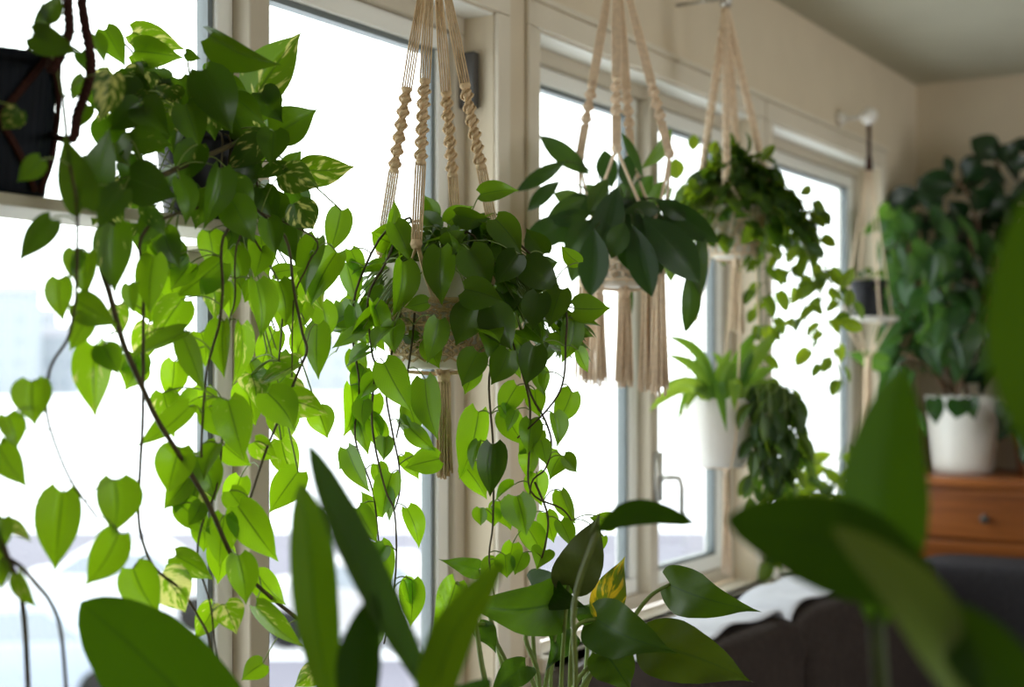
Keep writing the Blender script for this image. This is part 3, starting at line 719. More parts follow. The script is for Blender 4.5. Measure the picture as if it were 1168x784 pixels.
HA = [(503, 283, 505, 349, 39, 1.93), (459, 299, 451, 363, 32, 1.94), (488, 345, 461, 351, 20, 1.92), (450, 367, 450, 404, 29, 1.93), (500, 365, 487, 415, 31, 1.92), (545, 402, 526, 441, 36, 1.92), (438, 414, 470, 470, 40, 1.93), (485, 433, 500, 503, 36, 1.93), (467, 488, 497, 516, 23, 1.95),
      (655, 352, 697, 352, 35, 1.96), (562, 507, 560, 568, 36, 1.97), (501, 524, 461, 534, 32, 1.96), (652, 447, 631, 488, 30, 2.0), (396, 512, 420, 564, 26, 1.97), (408, 580, 431, 620, 28, 1.98), (447, 540, 436, 592, 32, 1.98), (464, 580, 480, 626, 24, 1.98), (432, 620, 446, 672, 34, 1.98), (470, 662, 467, 717, 31, 1.98), (546, 470, 524, 548, 36, 2.0), (530, 532, 556, 570, 30, 2.02),
      (640, 520, 628, 546, 32, 2.02), (604, 512, 602, 548, 24, 2.03), (612, 540, 618, 578, 30, 2.02), (590, 566, 600, 612, 42, 1.99), (570, 572, 583, 604, 34, 2.02), (622, 585, 632, 620, 26, 2.03), (620, 628, 612, 650, 28, 2.0), (560, 580, 564, 600, 22, 2.0), (566, 640, 548, 660, 24, 2.0), (615, 490, 590, 520, 30, 2.02), (590, 440, 570, 478, 30, 2.0), (575, 470, 600, 510, 32, 2.0), (640, 375, 668, 402, 24, 2.0),
      (400, 440, 394, 500, 30, 2.0), (425, 450, 408, 500, 34, 2.0), (405, 470, 420, 520, 26, 2.0), (395, 300, 405, 350, 26, 2.0), (390, 345, 404, 396, 24, 2.0), (405, 350, 416, 398, 22, 1.98), (425, 345, 432, 395, 22, 1.96), (560, 350, 585, 400, 44, 1.92), (530, 330, 575, 345, 40, 1.91), (535, 285, 560, 330, 44, 1.92), (540, 350, 520, 395, 42, 1.92), (600, 300, 640, 330, 40, 1.94), (615, 335, 608, 378, 34, 1.93), (640, 330, 625, 375, 34, 1.94), (580, 400, 560, 440, 36, 1.93), (610, 395, 600, 440, 34, 1.94), (590, 290, 565, 325, 34, 1.92), (548, 222, 592, 216, 24, 2.0), (565, 250, 595, 290, 36, 1.98), (445, 260, 452, 228, 16, 2.05), (400, 285, 412, 320, 22, 2.0), (510, 255, 540, 235, 24, 2.02), (520, 245, 560, 250, 26, 2.0), (450, 255, 470, 300, 30, 1.98), (620, 290, 600, 260, 30, 2.0), (660, 300, 640, 280, 20, 2.0), (655, 365, 640, 415, 28, 1.98), (430, 590, 412, 560, 22, 2.0), (508, 280, 530, 262, 26, 1.96),
      (415, 420, 400, 452, 28, 2.0), (430, 530, 440, 560, 22, 2.0), (460, 520, 478, 548, 20, 2.0), (425, 480, 440, 520, 26, 1.99), (405, 400, 415, 440, 26, 2.01), (600, 600, 620, 640, 30, 2.02), (585, 620, 575, 655, 26, 2.02), (640, 560, 655, 600, 22, 2.03), (700, 598, 672, 590, 22, 2.0), (688, 612, 680, 635, 14, 2.0)]
av = [[(440, 300), (420, 340), (424, 400), (428, 420), (424, 470), (428, 510), (440, 560), (450, 585), (452, 640), (447, 690), (438, 735)],
      [(450, 390), (440, 440), (447, 490), (455, 530), (456, 560), (450, 582)],
      [(560, 330), (572, 380), (558, 430), (562, 500), (563, 540), (562, 600), (558, 640), (568, 705)],
      [(590, 360), (602, 440), (622, 480), (629, 507), (622, 535), (606, 552), (604, 600)],
      [(640, 340), (645, 395), (641, 440), (622, 470), (590, 500)],
      [(600, 440), (604, 500), (605, 560), (640, 580), (652, 594)],
      [(610, 550), (625, 590), (620, 630), (612, 650)],
      [(410, 320), (402, 380), (410, 440), (405, 500), (425, 560), (432, 620)],
      [(470, 390), (460, 460), (452, 500)]]
AV = []
for k, s in enumerate(av):
    pts = [] if k == 6 else [SA+V((U(-.04, .04), U(-.04, .04), .0)), SA+(at(s[0][0], s[0][1], 1.97)-SA)*.55+UP*.08]
    pts = spline(pts+[at(x, y, 1.97+.008*(k % 4)) for x, y in s], 5); AV.append(pts)
    vm = MB(); vm.tube(pts, taper(len(pts), .0019, .0012), 6); vm.build('vine', M['stem'], t)
allv = [p for s in AV for p in s]
for q in HA:
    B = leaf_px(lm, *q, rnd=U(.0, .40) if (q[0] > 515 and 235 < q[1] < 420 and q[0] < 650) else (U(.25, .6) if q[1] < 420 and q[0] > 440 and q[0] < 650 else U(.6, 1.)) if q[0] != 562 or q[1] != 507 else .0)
    n_ = nearest(B, allv)
    if (n_-B).length < .07: petiole(pm, n_, B, .0009)
    elif q[1] < 460: petiole(pm, SA+V((U(-.04, .04), U(-.04, .04), 0)), B, .0009, .2)
    else: petiole(pm, n_, B, .0008)
for k, s in enumerate(AV):
    lo = [p for p in s if p.z < PA.z+.10]
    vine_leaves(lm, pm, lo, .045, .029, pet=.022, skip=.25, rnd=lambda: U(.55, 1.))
lm.add(pm).build('foliage', [M['helio'], M['stemg']], t)

# ================================================================== HANGER B
ZB = 2.62; PB = at(712, 328, ZB); bT, bB, hB = .078, .058, .120
t = thing('plant_hanger', 'cream macrame hanger with long tassels in front of the middle window', 'plant hanger', PB)
top = at(703, -60, ZB)
for i, a in enumerate((math.radians(-14), math.radians(-104), math.radians(166), math.radians(76))):
    e = PB+dirw(a)*(bT+.006)+UP*(hB+.125)
    p = lambda z, e=e: top+(e-top)*((top.z-z)/(top.z-e.z))
    z1 = at(0, 97, ZB).z; z2 = at(0, 140, ZB).z
    m = MB(); n1 = 16; pth = [p(top.z+(z1-top.z)*j/n1) for j in range(n1+1)]
    for k in range(5): m.tube([q+RT*((k-2)/4*.014*min(1, .25+j/n1*1.2)) for j, q in enumerate(pth)], .0018, 5)
    m.tube([p(z1+.003), p(z1), p(z1-.006)], [.007, .009, .006], 10)
    knots(m, p(z1-.004), p(z2), 3, .0095)
    pth = [p(z2+(e.z-z2)*j/6) for j in range(7)]
    for k in range(5): m.tube([q+RT*((k-2)/4*.013) for q in pth], .0018, 5)
    m.tube([e+UP*.008, e, e-UP*.008], [.007, .010, .007], 10)
    for sg in (-1, 1):
        q = PB+dirw(a+sg*.72)*(bT+.004)+UP*(hB*.92)
        m.tube(spline([e, (e+q)/2+dirw(a)*.004, q], 5), .0032, 6)
    m.build('cord', M['cottonw'], t)
m = MB(); prof = [(bT+.004, hB*.95), (.0755, hB*.6), (.069, hB*.3), (bB+.004, .010)]
netting(m, PB, prof, 18, .16, .0022); netting(m, PB, prof, 18, .04, .0018)
for z, r in ((hB*.93, bT+.004), (hB*.35, .071), (.012, bB+.005)): ringt(m, PB, r, z, .003)
for k in range(4): m.tube([PB+dirw(k*math.pi/2)*(bB+.003)+UP*.010, PB+dirw(k*math.pi/2)*.04-UP*.003, PB-UP*.006], .003, 5)
m.build('net', M['cottonw'], t)
m = MB(); tassel(m, PB-UP*.004, .180, .011, .018, 44, .0020); m.build('tassel', M['cottonw'], t)
for dx, dy, tp, L, n in ((40, -.085, 296, 150, 40), (27, -.06, 300, 142, 30), (-46, -.05, 318, 116, 26), (-30, -.075, 326, 112, 26)):
    m = MB(); tassel(m, at(712+dx, tp, ZB+dy), L*ZB/F, .010, .018, n, .0020); m.build('tassel', M['cottonw'], t)
ceiling_hook(t, top, M['darkmetal'])
t = thing('hanging_foliage_plant', 'dark long-leaved plant in a macrame basket before the middle window', 'potted plant', PB+UP*.001)
m = MB(); m.lathe(PB+UP*.001, pot_prof(bB, bT, hB), 48); m.build('pot', M['potcream'], t)
SB = PB+UP*(hB*.8); m = MB(); m.disc(SB, bT-.01, jit=.008); m.build('soil', M['soil'], t)
BL = [(672, 199, 616, 152, 24, 2.62, .3), (645, 184, 590, 220, 18, 2.6, .3), (638, 207, 602, 241, 18, 2.58, .2), (672, 233, 631, 221, 22, 2.62, 1.), (672, 244, 693, 204, 22, 2.52, 1.), (698, 214, 690, 170, 25, 2.62, .0), (715, 214, 716, 177, 20, 2.6, .0), (733, 202, 710, 150, 11, 2.62, .1), (732, 192, 769, 147, 16, 2.7, .95),
      (653, 250, 597, 276, 34, 2.52, .1), (704, 214, 684, 288, 36, 2.48, .0), (676, 250, 645, 294, 28, 2.5, .25), (678, 262, 673, 339, 37, 2.46, .0), (712, 254, 697, 294, 27, 2.46, .45), (722, 258, 742, 339, 36, 2.46, .05), (734, 248, 799, 322, 46, 2.46, .0), (748, 227, 820, 277, 32, 2.54, .05), (802, 262, 797, 340, 19, 2.55, .4), (785, 310, 783, 380, 23, 2.56, .3), (758, 276, 766, 322, 18, 2.7, .9), (718, 318, 715, 364, 12, 2.7, .4),
      (690, 240, 668, 210, 22, 2.7, .6), (720, 230, 745, 200, 20, 2.7, .3), (740, 240, 760, 205, 18, 2.72, .5), (700, 235, 720, 205, 22, 2.68, .2), (652, 262, 618, 250, 18, 2.66, .4), (690, 250, 705, 300, 24, 2.56, .1), (745, 262, 752, 318, 24, 2.52, .1), (665, 275, 652, 322, 22, 2.6, .3), (735, 225, 700, 255, 26, 2.55, .05), (760, 255, 790, 300, 26, 2.6, .3), (705, 262, 720, 310, 26, 2.5, .0), (726, 244, 752, 288, 30, 2.5, .0)]
for i in range(26):
    x = U(665, 775); y = U(225, 268); a = U(-.2, 3.4); L_ = U(34, 62)
    BL.append((x, y, x+math.cos(a)*L_*1.1, y+math.sin(a)*L_, U(18, 30), 2.62+U(-.12, .10), U(0, .5)))
for q in BL:
    lm = MB(); B = leaf_px(lm, *q[:6], shape='ell', rmin=1.6, rmax=3.4, rnd=min(1, max(0, q[6]+U(-.05, .05))), arch=U(.0, .10), fold=U(.1, .3), nu=14)
    lo = lm.build('leaf', M['anth'], t)
    pm = MB(); petiole(pm, SB+V((U(-.03, .03), U(-.03, .03), 0)), B, .0016, .2); pm.build('stalk', M['stemdk'], lo)

# ================================================================== HANGER C, two tiers
ZCc = 3.17; PCc = at(836, 296, ZCc); cT, cB, hC = .068, .046, .115
ZC2 = 3.12; PL = at(823, 533, ZC2); lT, lB, hL = .083, .040, .150
t = thing('plant_hanger', 'braided cream two-tier hanger carrying a pot above a ribbed white pot', 'plant hanger', PL)
top = at(828, 8, ZCc); top.y = min(top.y, -.08)
m = MB(); m.tube([V((top.x, -.0195, top.z+.02)), V((top.x, top.y, top.z+.02))], .004, 8); m.lathe(V((top.x, top.y, top.z-.002)), [(.002, 0), (.012, .004), (.015, .015), (.012, .026), (.003, .03)], 16)
m.build('hook', M['metal'], t)
for i, a in enumerate((math.radians(-20), math.radians(-110), math.radians(160), math.radians(70))):
    e = PCc+dirw(a)*(cT+.006)+UP*(hC+.06); m = MB(); K = 60
    for s in range(3):
        pts = []
        for j in range(K+1):
            u = j/K; w = u*40+s*2.094; pts.append(top+(e-top)*u+(RT*math.cos(w)+FW*math.sin(w)*.7)*.0050)
        m.tube(pts, .0046, 6)
    m.tube([e+UP*.008, e, e-UP*.008], [.007, .011, .007], 8)
    for sg in (-1, 1):
        q = PCc+dirw(a+sg*.7)*(cT+.003)+UP*(hC*.8); m.tube(spline([e, (e+q)/2+dirw(a)*.004, q], 5), .0032, 6)
    m.build('cord', M['cottonw'], t)
m = MB(); prof = [(cT+.003, hC*.85), (.0615, hC*.5), (cB+.004, .010)]
netting(m, PCc, prof, 14, .16, .0024)
ringt(m, PCc, cT+.003, hC*.82, .003); ringt(m, PCc, cB+.004, .010, .003)
for k in range(4): m.tube([PCc+dirw(k*math.pi/2)*(cB+.003)+UP*.008, PCc+dirw(k*math.pi/2)*.03-UP*.003, PCc-UP*.006], .003, 5)
m.build('net', M['cottonw'], t)
m = MB(); tassel(m, PCc+RT*.008-UP*.004, .165, .008, .017, 24, .0019); m.build('tassel', M['cottonw'], t)
for a in (math.radians(178), math.radians(-8), math.radians(80), math.radians(-75)):
    s0 = PCc+dirw(a)*(cB+.004)+UP*.010; e = PL+dirw(a)*(lT+.004)+UP*(hL+.01); m = MB()
    m.tube([s0+(e-s0)*(j/12) for j in range(13)], .0023, 6)
    pp = []
    for j in range(10):
        z = hL*(1-j/9); rr = lB+(lT-lB)*math.sin(max(0.02, (1-j/9))*math.pi/2)**.55; pp.append(PL+dirw(a)*(rr+.0035)+UP*z)
    m.tube([e]+pp+[PL-UP*.004], .0018, 5); m.build('lower_cord', M['cottonw'], t)
m = MB(); tassel(m, PL+RT*.012-UP*.005, .235, .007, .012, 16, .0018); m.build('tassel', M['cottonw'], t)

t = thing('hanging_foliage_plant', 'small-leaved bushy plant trailing from the upper pot of the braided hanger', 'potted plant', PCc+UP*.001)
m = MB(); m.lathe(PCc+UP*.001, pot_prof(cB, cT, hC, lip=.003), 48); m.build('pot', M['potcream'], t)
SC = PCc+UP*(hC*.8); m = MB(); m.disc(SC, cT-.01, jit=.006); m.build('soil', M['soil'], t)
lm = MB(); pm = MB()
crown(lm, pm, PCc+UP*(hC+.018)+RT*.008, 420, .158, .115, .10, .030, 'round', 1.45, soil=.05, squash=.75, rnd=lambda p: (lambda x, y, z: U(.0, .35) if x > 800 else U(.3, .9))(*pxof(p)))  # backlight put into leaf colour: left side of the crown toned brighter
CV = [[(890, 230), (915, 270), (930, 320), (942, 350), (950, 400), (963, 440)], [(880, 240), (905, 260), (928, 310), (938, 360), (946, 400)], [(868, 270), (874, 310), (876, 350), (872, 380)], [(900, 225), (925, 240), (922, 270), (940, 300), (950, 330)],
      [(862, 280), (866, 330), (870, 420), (880, 470)], [(905, 240), (930, 270), (945, 320), (962, 345), (975, 360)], [(800, 230), (780, 210), (768, 235), (772, 260)], [(890, 250), (900, 300), (915, 340), (925, 390), (948, 420)]]
for s in CV:
    pts = spline([SC+V((U(-.03, .03), U(-.03, .03), 0))]+[at(x, y, ZCc-.03+U(-.05, .05)) for x, y in s], 6)
    vm = MB(); vm.tube(pts, taper(len(pts), .0022, .0013), 5); vm.build('vine', M['stemg'], t)
    vine_leaves(lm, pm, pts[6:], .021, .027, 'round', ratio=1.5, pet=.018, hang=.6, skip=.05, rnd=lambda: U(.1, .75))
for q in ((790, 172, 792, 153, 14, 3.1), (814, 180, 817, 160, 13, 3.1), (765, 240, 772, 262, 18, 3.1), (955, 366, 985, 376, 16, 3.05), (770, 180, 772, 205, 22, 3.1), (958, 330, 975, 305, 14, 3.05), (868, 185, 884, 165, 12, 3.1), (970, 330, 968, 350, 14, 3.05), (900, 372, 905, 362, 14, 3.0), (912, 222, 926, 212, 12, 3.1)):
    leaf_px(lm, *q, shape='ell', rmin=1.3, rmax=2.2, rnd=.8)
lm.add(pm).build('foliage', [M['bush'], M['stemg']], t)

t = thing('hanging_strap_plant', 'arching strap-leaved plant in the ribbed white pot slung below the other', 'potted plant', PL+UP*.001)
m = MB(); pr = round_prof(lB, lT, hL); pr2 = []
for i, (r, z) in enumerate(pr[:17]):
    pr2.append((r, z))
pz = []
for i in range(100):
    u = i/99; r = lB+(lT-lB)*math.sin(max(.015, u)*math.pi/2)**.55; pz.append((r+.0008*math.sin(u*2*math.pi*17), u*hL))
m.lathe(PL+UP*.001, [(lB*.2, 0)]+pz+[(lT-.004, hL+.001), (lT-.006, hL*.8), (lB*.3, hL*.79)], 56); m.build('pot', M['potwhite'], t)
SL2 = PL+UP*(hL*.86); m = MB(); m.disc(SL2, lT-.008, jit=.01); m.build('soil', M['soil'], t)
lm = MB()
def strap(mb, bx, by, mx, my, tx, ty, w, Z, Zt=None, rnd=None):
    """arching strap leaf through a middle point"""
    Zt = Zt or Z; A = at(bx, by, Z); Mi = at(mx, my, (Z+Zt)/2); T = at(tx, ty, Zt)
    pts = []
    for i in range(13):
        u = i/12; pts.append(A*(1-u)**2+(Mi*2-(A+T)*.5)*2*u*(1-u)+T*u*u)
    ribbon(mb, pts, w*Z/F, 'strap', rnd)
def ribbon(mb, pts, W, shape, rnd=None, fold=.25, nh=None, nv=4, roll=0, wav=0):
    mb.rv = R() if rnd is None else rnd; b = len(mb.v); n = len(pts); prof = PROF[shape]; ph = U(0, 6)
    for i, p in enumerate(pts):
        d = (pts[min(i+1, n-1)]-pts[max(0, i-1)]).normalized(); vw = (CAM-p).normalized() if nh is None else V(nh)
        vw = vw-d*vw.dot(d); vw = vw.normalized() if vw.length > 1e-4 else d.orthogonal().normalized()
        if roll: vw = Matrix.Rotation(roll, 3, d) @ vw
        sd = d.cross(vw); w = interp(prof, i/(n-1))*W*.5
        for j in range(nv+1):
            v = -1+2*j/nv; mb.v.append(p+sd*v*w+vw*(abs(v)*w*fold+wav*W*abs(v)*math.sin(i/(n-1)*9+ph+v)))
    for i in range(n-1):
        for j in range(nv):
            mb.quad((b+i*(nv+1)+j, b+i*(nv+1)+j+1, b+(i+1)*(nv+1)+j+1, b+(i+1)*(nv+1)+j),
                    [(i/(n-1), j/nv), (i/(n-1), (j+1)/nv), ((i+1)/(n-1), (j+1)/nv), ((i+1)/(n-1), j/nv)])
for q in ((812, 452, 798, 405, 760, 384, 13, 3.1), (808, 455, 795, 422, 760, 405, 13, 3.08), (812, 455, 790, 435, 752, 442, 10, 3.08), (806, 455, 780, 440, 740, 470, 17, 3.05, 3.0, .8), (815, 455, 822, 425, 835, 398, 13, 3.1), (828, 455, 842, 410, 869, 373, 13, 3.14), (838, 455, 860, 412, 896, 370, 17, 3.1), (822, 450, 820, 440, 829, 494, 13, 3.05, 3.0, .1), (842, 455, 838, 438, 838, 470, 15, 3.05, 3.0, .9), (800, 455, 785, 448, 772, 488, 8, 3.06), (835, 452, 850, 420, 858, 398, 12, 3.1), (826, 452, 830, 425, 842, 412, 12, 3.05), (845, 452, 862, 430, 884, 420, 14, 3.1), (818, 452, 805, 420, 790, 412, 11, 3.12), (832, 452, 826, 420, 812, 402, 10, 3.16), (850, 455, 868, 440, 890, 445, 14, 3.05), (810, 456, 795, 445, 782, 470, 12, 3.04)):
    strap(lm, *q)
lm.build('foliage', M['strap'], t)
lm = MB(); pm = MB()
for k in range(9):
    x = 852+k*6; pts = spline([SL2+V((U(-.02, .03), U(-.03, .02), 0)), at(x-8, 448, 3.06+U(-.05, .05)), at(x+4, 436+abs(k-4)*2, 3.05), at(x+8, 470, 3.05+U(-.04, .04)), at(x+7, 505+U(-10, 25), 3.05), at(x+6, 520+U(-10, 60), 3.05)], 6)
    pm.tube(pts, .0016, 5)
    vine_leaves(lm, pm, pts[7:], .014, .026, 'ell', ratio=2.3, pet=.008, hang=1.1, rnd=lambda: U(0, .6))
lm.add(pm).build('trailing_foliage', [M['hoya'], M['stemg']], t)

# --- bright plant on the far sill
PS = V((wx(952, -.02), .012, SL)); PS.x = 3.86
t = thing('sill_plant', 'bright green spreading plant standing on the sill of the far window', 'potted plant', PS)
m = MB(); m.lathe(PS, pot_prof(.032, .043, .085), 40); m.build('pot', M['terracotta'], t)
m = MB(); m.disc(PS+UP*.07, .039, jit=.005); m.build('soil', M['soil'], t)
lm = MB(); pm = MB()
for s in ([(925, 600), (905, 570), (885, 560)], [(925, 590), (920, 550), (905, 530)], [(935, 580), (945, 540), (965, 510)], [(940, 590), (965, 570), (995, 560)], [(930, 600), (912, 600), (890, 625)], [(925, 600), (900, 610), (880, 640)], [(940, 580), (955, 555), (985, 530)], [(930, 575), (930, 540), (935, 520)], [(945, 590), (970, 585), (990, 600)]):
    Zs = zpl(930, -.06); pts = spline([PS+UP*.07]+[at(x, y, Zs-.1-.1*R()) for x, y in s], 6)
    vm = MB(); vm.tube(pts, .0018, 5); vm.build('stem', M['stemg'], t)
    vine_leaves(lm, pm, pts[4:], .022, .036, 'ell', ratio=2.0, pet=.018, hang=.35)
lm.add(pm).build('foliage', [M['bush'], M['stemg']], t)

# ================================================================== HANGER D: wall ball hook, string, round board, black pot
tD = at(998, 132, 4.18); DZ = at(990, 362, 4.18).z; DX = V((at(990, 362, 4.18).x, at(990, 362, 4.18).y, DZ))
tD.x, tD.y = DX.x+.01, DX.y
t = thing('hanging_shelf', 'small round white shelf on strings from a ball hook beside the far window', 'shelf', DX-UP*.012)
m = MB(); m.lathe(DX-UP*.012, [(.02, 0), (.084, 0), (.088, .003), (.088, .010), (.085, .012), (.02, .012)], 48); m.build('board', M['potwhite'], t)
m = MB(); m.tube([V((tD.x, -.019, tD.z)), tD+V((0, .02, 0))], .006, 8); m.lathe(V((tD.x, -.010, tD.z-.022)), [(.004, .0), (.017, .010), (.020, .022), (.017, .034), (.004, .044)], 16)
m.lathe(tD-UP*.026, [(.003, 0), (.016, .006), (.024, .020), (.026, .028), (.022, .042), (.010, .051), (.003, .053)], 24); m.build('ball_hook', M['potwhite'], t)
kn = tD-UP*.13
m = MB(); m.tube([tD-UP*.02, kn], .006, 6); m.tube([kn+UP*.01, kn-UP*.03], [.008, .012], 8); m.build('cord', M['brownrope'], t)
for a in (.2, 1.77, 3.34, 4.91):
    m = MB(); e = DX+dirw(a)*.078; m.tube([kn, e, e-UP*.02], .0028, 5); m.tube([e-UP*.012, DX-UP*.13], .0028, 5); m.build('string', M['cottonw'], t)
m = MB(); tassel(m, DX-UP*.125, .30, .010, .018, 18, .0024); m.build('tassel', M['cottonw'], t)
t = thing('potted_seedling', 'little green plant in a black plastic pot on the round hanging shelf', 'potted plant', DX)
PD = DX+UP*.0005
m = MB(); m.lathe(PD, pot_prof(.038, .052, .108, lip=.004, lh=.016), 48); m.build('pot', M['potblack'], t)
m = MB(); m.disc(PD+UP*.09, .046, jit=.006); m.build('soil', M['soil'], t)
lm = MB(); pm = MB(); crown(lm, pm, PD+UP*.095, 16, .035, .055, .0, .024, 'ell', 1.7, soil=.02); lm.add(pm).build('foliage', [M['bush'], M['stemg']], t)

# ================================================================== dresser and the plants on it
DT = 1.10; DY0, DY1 = -.10, -1.35; DF = 4.50
t = thing('dresser', 'orange-brown wooden dresser with black knobs in the far corner', 'dresser', (4.73, -.72, 0))
boxo('top', M['wood'], DF-.025, X1-.005, DY1-.02, DY0+.02, DT-.028, DT, t, .005)
boxo('body', M['wood'], DF, X1-.005, DY1, DY0, .10, DT-.028, t, .004)
for yy in (DY0-.05, DY1+.05):
    for xx in (DF+.04, X1-.05): 
        m = MB(); m.tube([(xx, yy, 0), (xx, yy, .10)], [.018, .026], 10); m.build('foot', M['wood'], t)
zt = DT-.045
for k, hgt in enumerate((.145, .20, .22, .24)):
    for s in (0, 1):
        ya = DY0-.025-s*.61; yb_ = ya-.59
        d = boxo('drawer', M['wood'], DF-.014, DF-.0005, yb_, ya, zt-hgt, zt, t, .004)
        for f in (.38,) if k == 0 and s == 0 else (.5,):
            m = MB(); kb = MB(); yk = ya-(ya-yb_)*f; kb.tube([(DF-.015, yk, zt-hgt*.55), (DF-.028, yk, zt-hgt*.55), (DF-.036, yk, zt-hgt*.55), (DF-.042, yk, zt-hgt*.55)], [.007, .007, .015, .010], 14); kb.build('knob', M['darkmetal'], d)
    zt -= hgt+.012

def bigpot(t, P, rb, rt, h, mat):
    m = MB(); m.lathe(P, pot_prof(rb, rt, h, .006), 56); m.build('pot', mat, t)
    m = MB(); m.disc(P+UP*(h*.85), rt-.012, jit=.012); m.build('soil', M['soil'], t)
P1_ = V((4.70, -.225, DT)); 
t = thing('potted_arum', 'glossy mid-green climbing plant in the large white pot on the dresser', 'potted plant', P1_)
bigpot(t, P1_, .095, .122, .25, M['potwhite'])
ZR = 4.55
ss = [[(1078, 450), (1072, 400), (1060, 330), (1050, 270), (1045, 240)], [(1085, 450), (1085, 380), (1085, 320), (1078, 262)], [(1092, 450), (1105, 390), (1112, 320), (1105, 270)], [(1070, 450), (1056, 410), (1045, 360), (1038, 300), (1036, 262)], [(1088, 450), (1100, 420), (1125, 370), (1135, 330)], [(1078, 450), (1068, 430), (1045, 410), (1020, 400)]]
lm = MB(); pm = MB()
for s in ss:
    pts = spline([P1_+UP*.21+V((U(-.04, .04), U(-.04, .04), 0))]+[at(x, y, ZR+U(-.12, .05)) for x, y in s[1:]], 6)
    vm = MB(); vm.tube(pts, taper(len(pts), .008, .004), 6); vm.build('stem', M['bark'], t)
    vine_leaves(lm, pm, pts[7:], .024, .058, 'heart', ratio=1.9, pet=.06, hang=.8)
for q in ((1015, 238, 997, 250, 22, 4.4, .9), (1020, 240, 1005, 275, 22, 4.4, .7), (1030, 262, 1028, 240, 26, 4.4, 1.), (1045, 290, 1035, 330, 22, 4.35, .6), (1062, 290, 1058, 340, 20, 4.35, 1.), (1075, 290, 1082, 340, 20, 4.35, .8), (1060, 330, 1050, 370, 40, 4.4, .3), (1082, 350, 1078, 390, 34, 4.4, .4), (1015, 300, 1012, 345, 20, 4.38, .5), (1010, 415, 965, 402, 22, 4.2, .9), (1020, 420, 1005, 470, 20, 4.3, .4), (1000, 480, 990, 510, 14, 4.3, .3), (1035, 470, 1058, 500, 14, 4.3, .2), (1065, 455, 1068, 485, 22, 4.42, .1), (1092, 455, 1090, 478, 26, 4.42, .1), (1105, 455, 1112, 480, 20, 4.42, .1), (1100, 400, 1090, 440, 26, 4.4, .4), (1120, 370, 1098, 420, 24, 4.4, .6), (1140, 390, 1110, 430, 24, 4.4, .5), (1040, 560, 1050, 612, 16, 4.2, .3), (1030, 520, 1046, 570, 20, 4.2, .2)):
    leaf_px(lm, *q[:6], shape='heart', rmin=1.4, rmax=2.2, rnd=q[6])
for i in range(46):
    x = U(1005, 1095); y = U(235, 400); a = U(.6, 2.6); l_ = U(28, 46)
    leaf_px(lm, x, y, x+math.cos(a)*l_, y+math.sin(a)*l_, U(11, 19), U(4.30, 4.62), shape='heart', rmin=1.6, rmax=2.6, rnd=R())
lm.add(pm).build('foliage', [M['arum'], M['stemdk']], t)

P2_ = V((4.83, -.44, DT))
t = thing('potted_rubber_plant', 'tall dark rubber plant with rounded leaves at the back of the dresser', 'potted plant', P2_)
bigpot(t, P2_, .07, .09, .20, M['terracotta'])
lm = MB(); pm = MB(); RL = []
for s in ([(1130, 440), (1128, 360), (1120, 290), (1108, 230), (1090, 205)], [(1135, 440), (1142, 340), (1145, 260), (1142, 205), (1130, 172)], [(1140, 440), (1160, 350), (1175, 280), (1180, 210)], [(1132, 440), (1110, 380), (1085, 320), (1068, 262), (1058, 225)], [(1140, 440), (1165, 400), (1190, 350)]):
    pts = spline([P2_+UP*.17+V((U(-.03, .03), U(-.03, .03), 0))]+[at(x, y, 4.66+U(-.08, .06)) for x, y in s[1:]], 6)
    vm = MB(); vm.tube(pts, taper(len(pts), .009, .005), 6); vm.build('stem', M['bark'], t)
    vine_leaves(lm, pm, pts[6:], .030, .076, 'ell', ratio=1.5, pet=.045, hang=.15)
for q in ((1140, 182, 1108, 158, 32), (1140, 186, 1162, 166, 26), (1090, 212, 1048, 205, 34), (1100, 206, 1118, 182, 30), (1075, 236, 1046, 210, 28), (1130, 235, 1108, 216, 30), (1118, 216, 1146, 220, 26), (1150, 190, 1178, 182, 18), (1150, 225, 1180, 215, 34), (1062, 240, 1046, 214, 18), (1085, 200, 1078, 178, 14), (1130, 255, 1148, 232, 28), (1100, 250, 1082, 230, 26), (1160, 255, 1150, 235, 30)):
    leaf_px(lm, *q, 4.6, shape='ell', rmin=1.2, rmax=2.0)
crown(lm, pm, P2_+UP*.5+V((-.02, -.06, 0)), 90, .20, .16, .2, .075, 'ell', 1.7, soil=.03)
lm.add(pm).build('foliage', [M['rubber'], M['stemdk']], t)

P3_ = V((4.62, -.545, DT))
t = thing('potted_foliage_plant', 'dark leafy plant in the small white pot at the right end of the dresser', 'potted plant', P3_)
bigpot(t, P3_, .056, .066, .145, M['potwhite'])
lm = MB(); pm = MB(); crown(lm, pm, P3_+UP*.15, 34, .12, .10, .05, .060, 'heart', 1.4, soil=.03)
for q in ((1155, 470, 1138, 505, 24), (1150, 460, 1142, 490, 26), (1165, 470, 1160, 500, 24)): leaf_px(lm, *q, 4.42, rnd=.1)
lm.add(pm).build('foliage', [M['rubber'], M['stemdk']], t)

